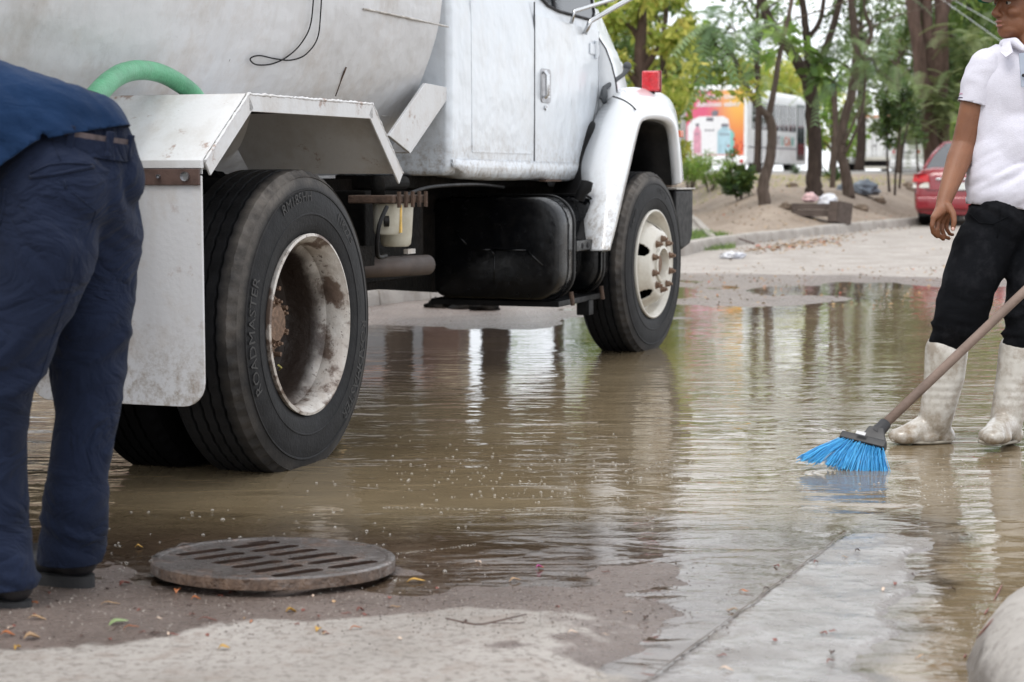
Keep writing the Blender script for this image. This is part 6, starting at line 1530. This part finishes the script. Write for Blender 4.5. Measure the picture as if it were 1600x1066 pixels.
def manhole():
    N = 96; out = [Vector((MR*math.cos(2*math.pi*k/N), MR*math.sin(2*math.pi*k/N), 0))*(1+.006*fbm((math.cos(2*math.pi*k/N)*9, math.sin(2*math.pi*k/N)*9, 0), 3)) for k in range(N)]
    d = Vector((.70, .71, 0)).normalized(); n = Vector((.71, -.70, 0)); loops = [out]; 
    def slot(c, L, w):
        p = []
        for s, a0 in ((1, -90), (-1, 90)):
            for k in range(5):
                a = R_(a0+45*k); p.append(c+d*(s*(L/2-w/2))+(d*math.cos(a)+n*-math.sin(a))*w/2)
        return p[::-1]
    for k in range(6): loops.append(slot(n*((k-2.5)*.077)+d*-.088+n*.01, .150, .038))
    for k in range(6): loops.append(slot(n*((k-2.5)*.077)+d*.082+n*.012, .150, .038))
    loops.append(slot(n*-.21+d*.11, .07, .018))
    tris = tessellate_polygon(loops); flat_ = [p for lp in loops for p in lp]; nv = len(flat_); th = .026
    top = [p+Vector((0, 0, th)) for p in flat_]; v = flat_+top
    f = [tuple(i+nv for i in t) for t in tris]+[tuple(t)[::-1] for t in tris]
    off = 0
    for lp in loops:
        m = len(lp); f += [(off+k, off+(k+1) % m, nv+off+(k+1) % m, nv+off+k) for k in range(m)]; off += m
    return v, f
mm = Matrix.Rotation(R_(-2.2), 4, 'X') @ Matrix.Rotation(R_(.7), 4, 'Y'); lift = Matrix.Translation((0, 0, .012))
cpv, cpf = xf(manhole(), lift @ mm); cpo = mk('cover_plate', (cpv, cpf), M_iron, mhole, local=True)
cpo.data.materials.append(simple('shaded_wet_slot_rust', (.035, .02, .014), .7, var=.4, scale=30, spec=.2))  # dark wet rust that also paints the shade inside the slots
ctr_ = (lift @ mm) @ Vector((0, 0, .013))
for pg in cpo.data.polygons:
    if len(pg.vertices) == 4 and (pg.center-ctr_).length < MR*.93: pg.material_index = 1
bvm = cpo.modifiers.new('bevel', 'BEVEL'); bvm.width = .0025; bvm.segments = 2; bvm.limit_method = 'ANGLE'; bvm.angle_limit = R_(50)
mk('raised_rim', xf(lathe([(.026, MR-.002), (.029, MR-.006), (.029, MR-.018), (.0255, MR-.024)], 96, 'z'), lift @ mm), M_iron, mhole, local=True, smooth=True)
mk('lug', xf(box(-.275, -.235, .17, .225, -.005, .024), lift @ mm), M_iron, mhole, local=True, bevel=.006)
# ------------------------------------------------------------------ foam, bubbles
def bub_mat():
    t = NT('foam_bubble'); p = t.pr((.5, .47, .42), .06, 0, None, .9); tr = t.n('ShaderNodeBsdfTransparent'); lw = t.n('ShaderNodeLayerWeight', Blend=.35)
    m = t.n('ShaderNodeMixShader'); t.l(t.math('ADD', t.math('MULTIPLY', lw.outputs['Facing'], .75), .22), m.inputs[0]); t.l(tr.outputs[0], m.inputs[1]); t.l(p.outputs[0], m.inputs[2]); t.l(m.outputs[0], t.out.inputs['Surface']); return t.m
M_bub = bub_mat()
def bubbles(name, label, pts, mat):
    m = MB()
    for p, r in pts:
        v, f = ball(p, (r*.8, r*.8, r*.6), 7, 5); m.add((v, f))
    o = mk(name, m.vf, mat, smooth=True); tag(o, label, 'foam', kind='stuff'); return o
rb_ = random.Random(4); bl_ = []
for i in range(430):
    u = rb_.random(); px = rb_.gauss(860, 210); py = rb_.gauss(742, 32)
    if not (430 < px < 1420 and 655 < py < 830): continue
    if px < 600 and py < 745: continue
    bl_.append((G(px, py, .001), rb_.choice([.0018, .0024, .003, .004, .0055])))
for i in range(60): bl_.append((G(rb_.uniform(165, 620), rb_.uniform(790, 900), .001), rb_.choice([.002, .003, .004, .006])))
for px, py, r in ((348, 812, .008), (232, 800, .005), (205, 800, .004), (617, 908, .006), (695, 893, .007), (716, 825, .006), (180, 852, .004), (186, 890, .005)): bl_.append((G(px, py, .001), r))
for i in range(90): bl_.append((G(rb_.gauss(1500, 30), rb_.gauss(745, 28), .001), rb_.choice([.002, .003, .004])))
for i in range(70): bl_.append((G(rb_.gauss(1430, 60), rb_.gauss(765, 12), .001), rb_.choice([.002, .003, .005])))
for i in range(160):
    k = rb_.random(); bl_.append((G(1508+(1-k)*14+rb_.gauss(0, 8)+k*25, 1062-k*120+rb_.gauss(0, 4), .001), rb_.choice([.0015, .002, .003])))
bubbles('foam_bubbles', 'tiny white bubbles floating on the muddy water', bl_, M_bub)
def foam_line(pxs, n, w):
    out = []
    sp_l = spline([Vector((x, y, 0)) for x, y in pxs], 20)
    for i in range(n):
        q = sp_l[int(rb_.random()**1*(len(sp_l)-1))]
        if fbm((q.x*.02, q.y*.03, 1), 3) < -.12: continue
        out.append((G(q.x+rb_.gauss(0, 2), q.y+rb_.gauss(0, w), .0005), rb_.choice([.0008, .0012, .0016, .0022])))
    return out
fl_ = foam_line([(600, 793), (760, 797), (900, 797), (1050, 808), (1200, 826), (1330, 832)], 700, 1.1)+foam_line([(1330, 832), (1450, 832), (1600, 850)], 260, 1.2)+foam_line([(1350, 948), (1400, 966), (1450, 978), (1512, 986)], 420, 1.3)+foam_line([(1470, 860), (1510, 885), (1545, 910)], 90, 1)+foam_line([(620, 865), (690, 858), (745, 850)], 90, .8)+foam_line([(660, 681), (720, 676), (760, 674)], 60, .8)
bubbles('foam_line', 'thin lines of fine foam drawn out on the water', fl_, M_bub)
# ------------------------------------------------------------------ fallen leaves, twigs and litter, each on its own
def leaf_vf(L, w, curl, wob):
    v = []; n = 5
    for i in range(n+1):
        s = i/n; ww = w*math.sin(math.pi*min(.98, max(.03, s*.95+.03)))**.8; z = curl*math.sin(math.pi*s)+wob*math.sin(s*7)
        v += [Vector((L*(s-.5), -ww, z+abs(ww)*.5)), Vector((L*(s-.5), 0, z)), Vector((L*(s-.5), ww, z+abs(ww)*.45))]
    return v, [(i*3+j, i*3+j+1, i*3+j+4, i*3+j+3) for i in range(n) for j in range(2)]
LM = {'yellow': simple('yellow_dead_leaf', (.48, .27, .04), .55, var=.3, scale=40), 'tan': simple('tan_dead_leaf', (.42, .27, .15), .7, var=.3, scale=40),
      'orange': simple('orange_dead_leaf', (.45, .15, .05), .55, var=.3, scale=40), 'red': simple('red_brown_leaf', (.20, .06, .04), .5, var=.35, scale=40),
      'brown': simple('dark_brown_leaf', (.07, .04, .03), .55, var=.3, scale=40), 'green': simple('pale_green_leaf', (.25, .33, .15), .5, var=.2, scale=40),
      'pink': simple('pink_petal', (.6, .1, .35), .5, var=.2, scale=40), 'pale': simple('pale_leaf', (.6, .46, .36), .6, var=.2, scale=40)}
def litter(px, py, col, L, w, label, rot=None, group=None, z=None, name='fallen_leaf', cat='leaf', curl=.006):
    g = G(px, py, .0); z_ = gh(g.x, g.y) if z is None else z; g = G(px, py, max(z_, 0)+.002)
    o = mk(name, leaf_vf(L, w, curl, .002), LM[col], smooth=True, solid=.0006)
    o.location = g; o.rotation_euler = (random.uniform(-.2, .2), random.uniform(-.15, .15), random.uniform(0, 6.28) if rot is None else rot)
    tag(o, label, cat, group); return o
NAMED = [(185, 975, 'green', .045, .010, 'pale green leaf on the wet concrete below the bending man heel', .5),
    (58, 968, 'tan', .040, .007, 'long tan curled leaf on the ground right of the nearest shoe', .1), (50, 998, 'tan', .034, .013, 'broad tan leaf on the light concrete at the bottom left', .4),
    (12, 993, 'orange', .03, .008, 'orange-brown leaf at the left edge below the nearest shoe', .2), (28, 1014, 'yellow', .016, .006, 'small yellow-brown leaf nearest the bottom left corner', 1),
    (455, 957, 'yellow', .024, .011, 'bright yellow leaf on the concrete in front of the manhole cover', .3), (497, 985, 'yellow', .018, .007, 'small golden leaf right of the bright yellow leaf', 1.2),
    (278, 925, 'orange', .022, .008, 'orange leaf at the left foot of the manhole cover', 1.4), (306, 937, 'orange', .022, .006, 'flat orange leaf just right of the one by the manhole cover', .2),
    (325, 970, 'red', .045, .004, 'long red-brown leaf strip in front of the manhole cover', .1), (195, 914, 'red', .03, .010, 'red-brown leaf behind the far shoe near the water edge', .8),
    (172, 945, 'tan', .045, .004, 'thin tan leaf stalk just below the far shoe', .1), (205, 982, 'orange', .035, .004, 'thin orange leaf beside the pale green leaf', .1), (350, 1014, 'yellow', .024, .006, 'yellow leaf at the edge of the dry concrete', .1),
    (563, 955, 'red', .018, .007, 'dark red leaf right of the bright yellow leaf', .5), (556, 983, 'orange', .026, .004, 'small red and orange leaf piece near the shoreline', .2),
    (650, 909, 'yellow', .045, .006, 'submerged yellow leaf right of the manhole cover', .1), (805, 908, 'tan', .03, .006, 'tan leaf under the shallow water near the pink petal', .3), (843, 888, 'pink', .018, .007, 'bright pink petal floating in the shallow water', .2),
    (787, 812, 'brown', .02, .005, 'dark brown leaf floating beyond the foam line', .1), (685, 842, 'brown', .028, .003, 'thin dark leaf in the shallow water right of the manhole', .1), (217, 856, 'yellow', .02, .006, 'yellow leaf in the water between the shoes and the manhole cover', .2),
    (1298, 1035, 'red', .02, .004, 'red-brown bit on the wet slab by the kerb', .5), (1300, 1022, 'brown', .018, .006, 'dark curled bit on the wet slab near the bottom right', 1.2), (1488, 923, 'brown', .022, .005, 'dark leaf in the brown water by the near kerb', .2),
    (1135, 1048, 'pale', .03, .005, 'pale pink strip on the slab at the bottom', -.2), (1010, 967, 'brown', .012, .006, 'dark speck of leaf alone on the wet slab', 1.0), (895, 990, 'pale', .022, .004, 'pale leaf scrap on the dry concrete edge', .1),
    (1340, 862, 'brown', .014, .005, 'small dark leaf left of the submerged slab corner', .4), (1198, 922, 'brown', .018, .005, 'dark leaf caught on the slab joint', .3), (1275, 880, 'red', .014, .004, 'small red-brown leaf beside the slab joint', .4)]
for px, py, c_, L, w, lb, rt_ in NAMED: litter(px, py, c_, L, w, lb, rt_)
proto = None; rr_ = random.Random(9)
for i in range(70):
    px = rr_.uniform(0, 640); py = rr_.uniform(915, 1000)
    if i > 50: px = rr_.uniform(600, 1500); py = rr_.uniform(860, 1050)
    c_ = rr_.choice(['red', 'brown', 'tan', 'orange', 'red', 'brown', 'pale'])
    litter(px, py, c_, rr_.uniform(.009, .028), rr_.uniform(.0022, .005), 'tiny leaf fragment strewn on the wet concrete', None, 'leaf fragments on the wet concrete', curl=.002)
def on_kerb(px, py, Y): return P(px, py, Y)
# twigs on the near kerb and ground
def twig(label, pts, r, col='brown'):
    o = mk('twig', tube(spline(pts, 5), r, 6), LM[col], smooth=True); tag(o, label, 'twig'); return o
def gz(px, py, dz=.004):
    g = G(px, py, 0); return G(px, py, max(0, gh(g.x, g.y))+dz)
twig('dark forked twig lying at the edge of the shallow water', [gz(697, 967), gz(725, 973), gz(752, 976), gz(790, 968), gz(822, 961)], .0028)
twig('short upright stub beside the forked twig', [gz(726, 973), gz(729, 968, .012)], .003); twig('thin second twig behind the forked twig', [gz(770, 974), gz(800, 974), gz(820, 973)], .0016)
def kerb_leaf(px, py, L, lb):
    o = mk('fallen_leaf', leaf_vf(L, .004, .004, .002), LM['red'] if L > .02 else LM['brown'], smooth=True, solid=.0006); return o
for px, py, ex_, ey_, lb in ((1527, 1000, 1554, 968, 'long reddish leaf strip stuck on the near kerb face'), (1538, 962, 1545, 952, 'small dark leaf stuck on the near kerb above the strip'), (1553, 940, 1566, 915, 'dark curled leaf near the top of the near kerb face'), (1506, 1030, 1510, 1024, 'tiny dark leaf at the foot of the near kerb')):
    pts = []
    dps = bpy.context.evaluated_depsgraph_get()
    for k in range(5):
        x, y = px+(ex_-px)*k/4, py+(ey_-py)*k/4; ok, loc, nr, *_ = SC.ray_cast(dps, Vector((0, 0, CAM_H)), ray(x, y).normalized())
        if ok: pts.append(loc+nr*.003)
    if len(pts) > 1: o = mk('fallen_leaf', tube(pts, [.0006, .0018, .0022, .0018, .0006][:len(pts)], 5), LM['red'], smooth=True); tag(o, lb, 'leaf')
# leaf litter drifted along the far kerb and over the far road
def far_litter(name, label, fn, n, size, mat):
    V = []; tn = []
    for i in range(n):
        x, y = fn(); z = max(gh(x, y), 0)+.006; L = size*random.uniform(.5, 1.3); a = random.random()*6.28; d = Vector((math.cos(a), math.sin(a), random.uniform(-.1, .3))); s = Vector((-d.y, d.x, random.uniform(-.3, .3)))*.4
        p = Vector((x, y, z)); V += [p, p+d*L*.5+s*L*.5+Vector((0, 0, .01)), p+d*L, p+d*L*.5-s*L*.5]; tn += [random.random()]*4
    o = raw_mesh(name, [tuple(p) for p in V], np.arange(len(V)).reshape(-1, 4), mat, None, tn); tag(o, label, 'leaves', kind='stuff')
M_lit = leaf_mat('dry_litter', [(0, (.10, .05, .03)), (.4, (.25, .15, .08)), (.8, (.45, .30, .15)), (1, (.4, .08, .05))], .1)
kc = GT(1185, 392); k0 = Vector((kc.x, kc.y, 0))
def near_k():
    t_ = random.random()*3; return 2.9+t_*.55+abs(random.gauss(0, .22)), 23.6+t_*1.0-abs(random.gauss(0, .6))
far_litter('leaf_litter', 'drift of dry leaves at the bend of the far kerb', near_k, 360, .07, M_lit)
far_litter('leaf_litter', 'dry leaves and seeds scattered over the wet far side of the street', lambda: (random.uniform(1.2, 5), random.uniform(13.6, 20)), 420, .035, M_lit)
far_litter('leaf_litter', 'dry leaves sparsely strewn over the pale far road', lambda: (random.uniform(2.5, 9), random.uniform(18, 30)), 80, .05, M_lit)
far_litter('leaf_litter', 'dry leaves lying on the planting bed soil', lambda: (lambda y: (random.uniform(3.4, 4.2+(y-25)*.5), y))(random.uniform(25, 40)), 700, .06, M_lit)
lt_ = GT(1145, 404)
tag(mk('litter_paper', lumps((lt_.x, lt_.y, lt_.z+.03), (.14, .1, .045), 1, 21, 7, .5), M_bagw, smooth=True), 'crumpled white litter lying by the bend of the far kerb', 'litter')
twig('short stick leaning by the far kerb beside the crumpled litter', [Vector((2.95, 23.3, .2)), Vector((3.05, 22.6, .16))], .012); 
M_stone = simple('dirt_clod', (.2, .15, .11), .9, var=.3, scale=8, bump=.01)
for i, (px, py) in enumerate([(1450, 262), (1418, 292), (1427, 298), (1440, 300), (1238, 292), (1228, 326), (1345, 328), (1372, 316)]):
    b = GT(px, py); o = mk('clod', lumps((b.x, b.y, b.z+.02), (random.uniform(.08, .16), .09, random.uniform(.05, .08)), 1, i*3, 5, .5), M_stone, smooth=True); tag(o, 'lump of dry earth lying on the planting bed soil', 'clod', 'lumps of earth on the planting bed')
# mud clods and roots under the truck by the kerb
for i, (x, y) in enumerate([(-.35, 13.4), (-.2, 13.2), (-.55, 13.5)]):
    o = mk('clod', lumps((x, y, gh(x, y)+.02), (.10, .07, .05), 1, i*5+40, 5, .5), M_chassis, smooth=True); tag(o, ('large', 'small', 'middle')[i]+' dark clump of wet debris under the truck '+('nearest the kerb', 'at the right of the three', 'at the left of the three')[i], 'clod', 'debris clumps under the truck')

# grit washed onto the wet concrete
gv, gf, gt_ = [], [], []
cand = [(rr_.uniform(-20, 1150), rr_.gauss(945, 38)) for i in range(5200)]; cand = [G(a, b, 0) for a, b in cand if 868 < b < 1075]
hs_ = fields(np.array([g.x for g in cand]), np.array([g.y for g in cand]))[0]
for g, h_ in zip(cand, hs_):
    h_ = float(h_)
    if h_ < -.004: continue
    r = rr_.choice([.0007, .0009, .0012, .0016, .0024]); p = Vector((g.x, g.y, h_+r*.4)); b0 = len(gv)
    gv += [tuple(p+Vector(q)*r*rr_.uniform(.7, 1.2)) for q in ((1, 0, 0), (0, 1, 0), (-1, 0, 0), (0, -1, 0), (0, 0, .8), (0, 0, -.8))]
    gf += [(b0+a, b0+b, b0+c) for a, b, c in ((0, 1, 4), (1, 2, 4), (2, 3, 4), (3, 0, 4), (1, 0, 5), (2, 1, 5), (3, 2, 5), (0, 3, 5))]; gt_ += [rr_.random()]*6
M_grit = leaf_mat('grit', [(0, (.04, .03, .025)), (.45, (.16, .12, .10)), (.8, (.35, .30, .26)), (1, (.5, .46, .42))], .0)
tag(raw_mesh('grit', gv, gf, M_grit, None, gt_), 'grit and sand grains washed onto the wet concrete', 'grit', kind='stuff')
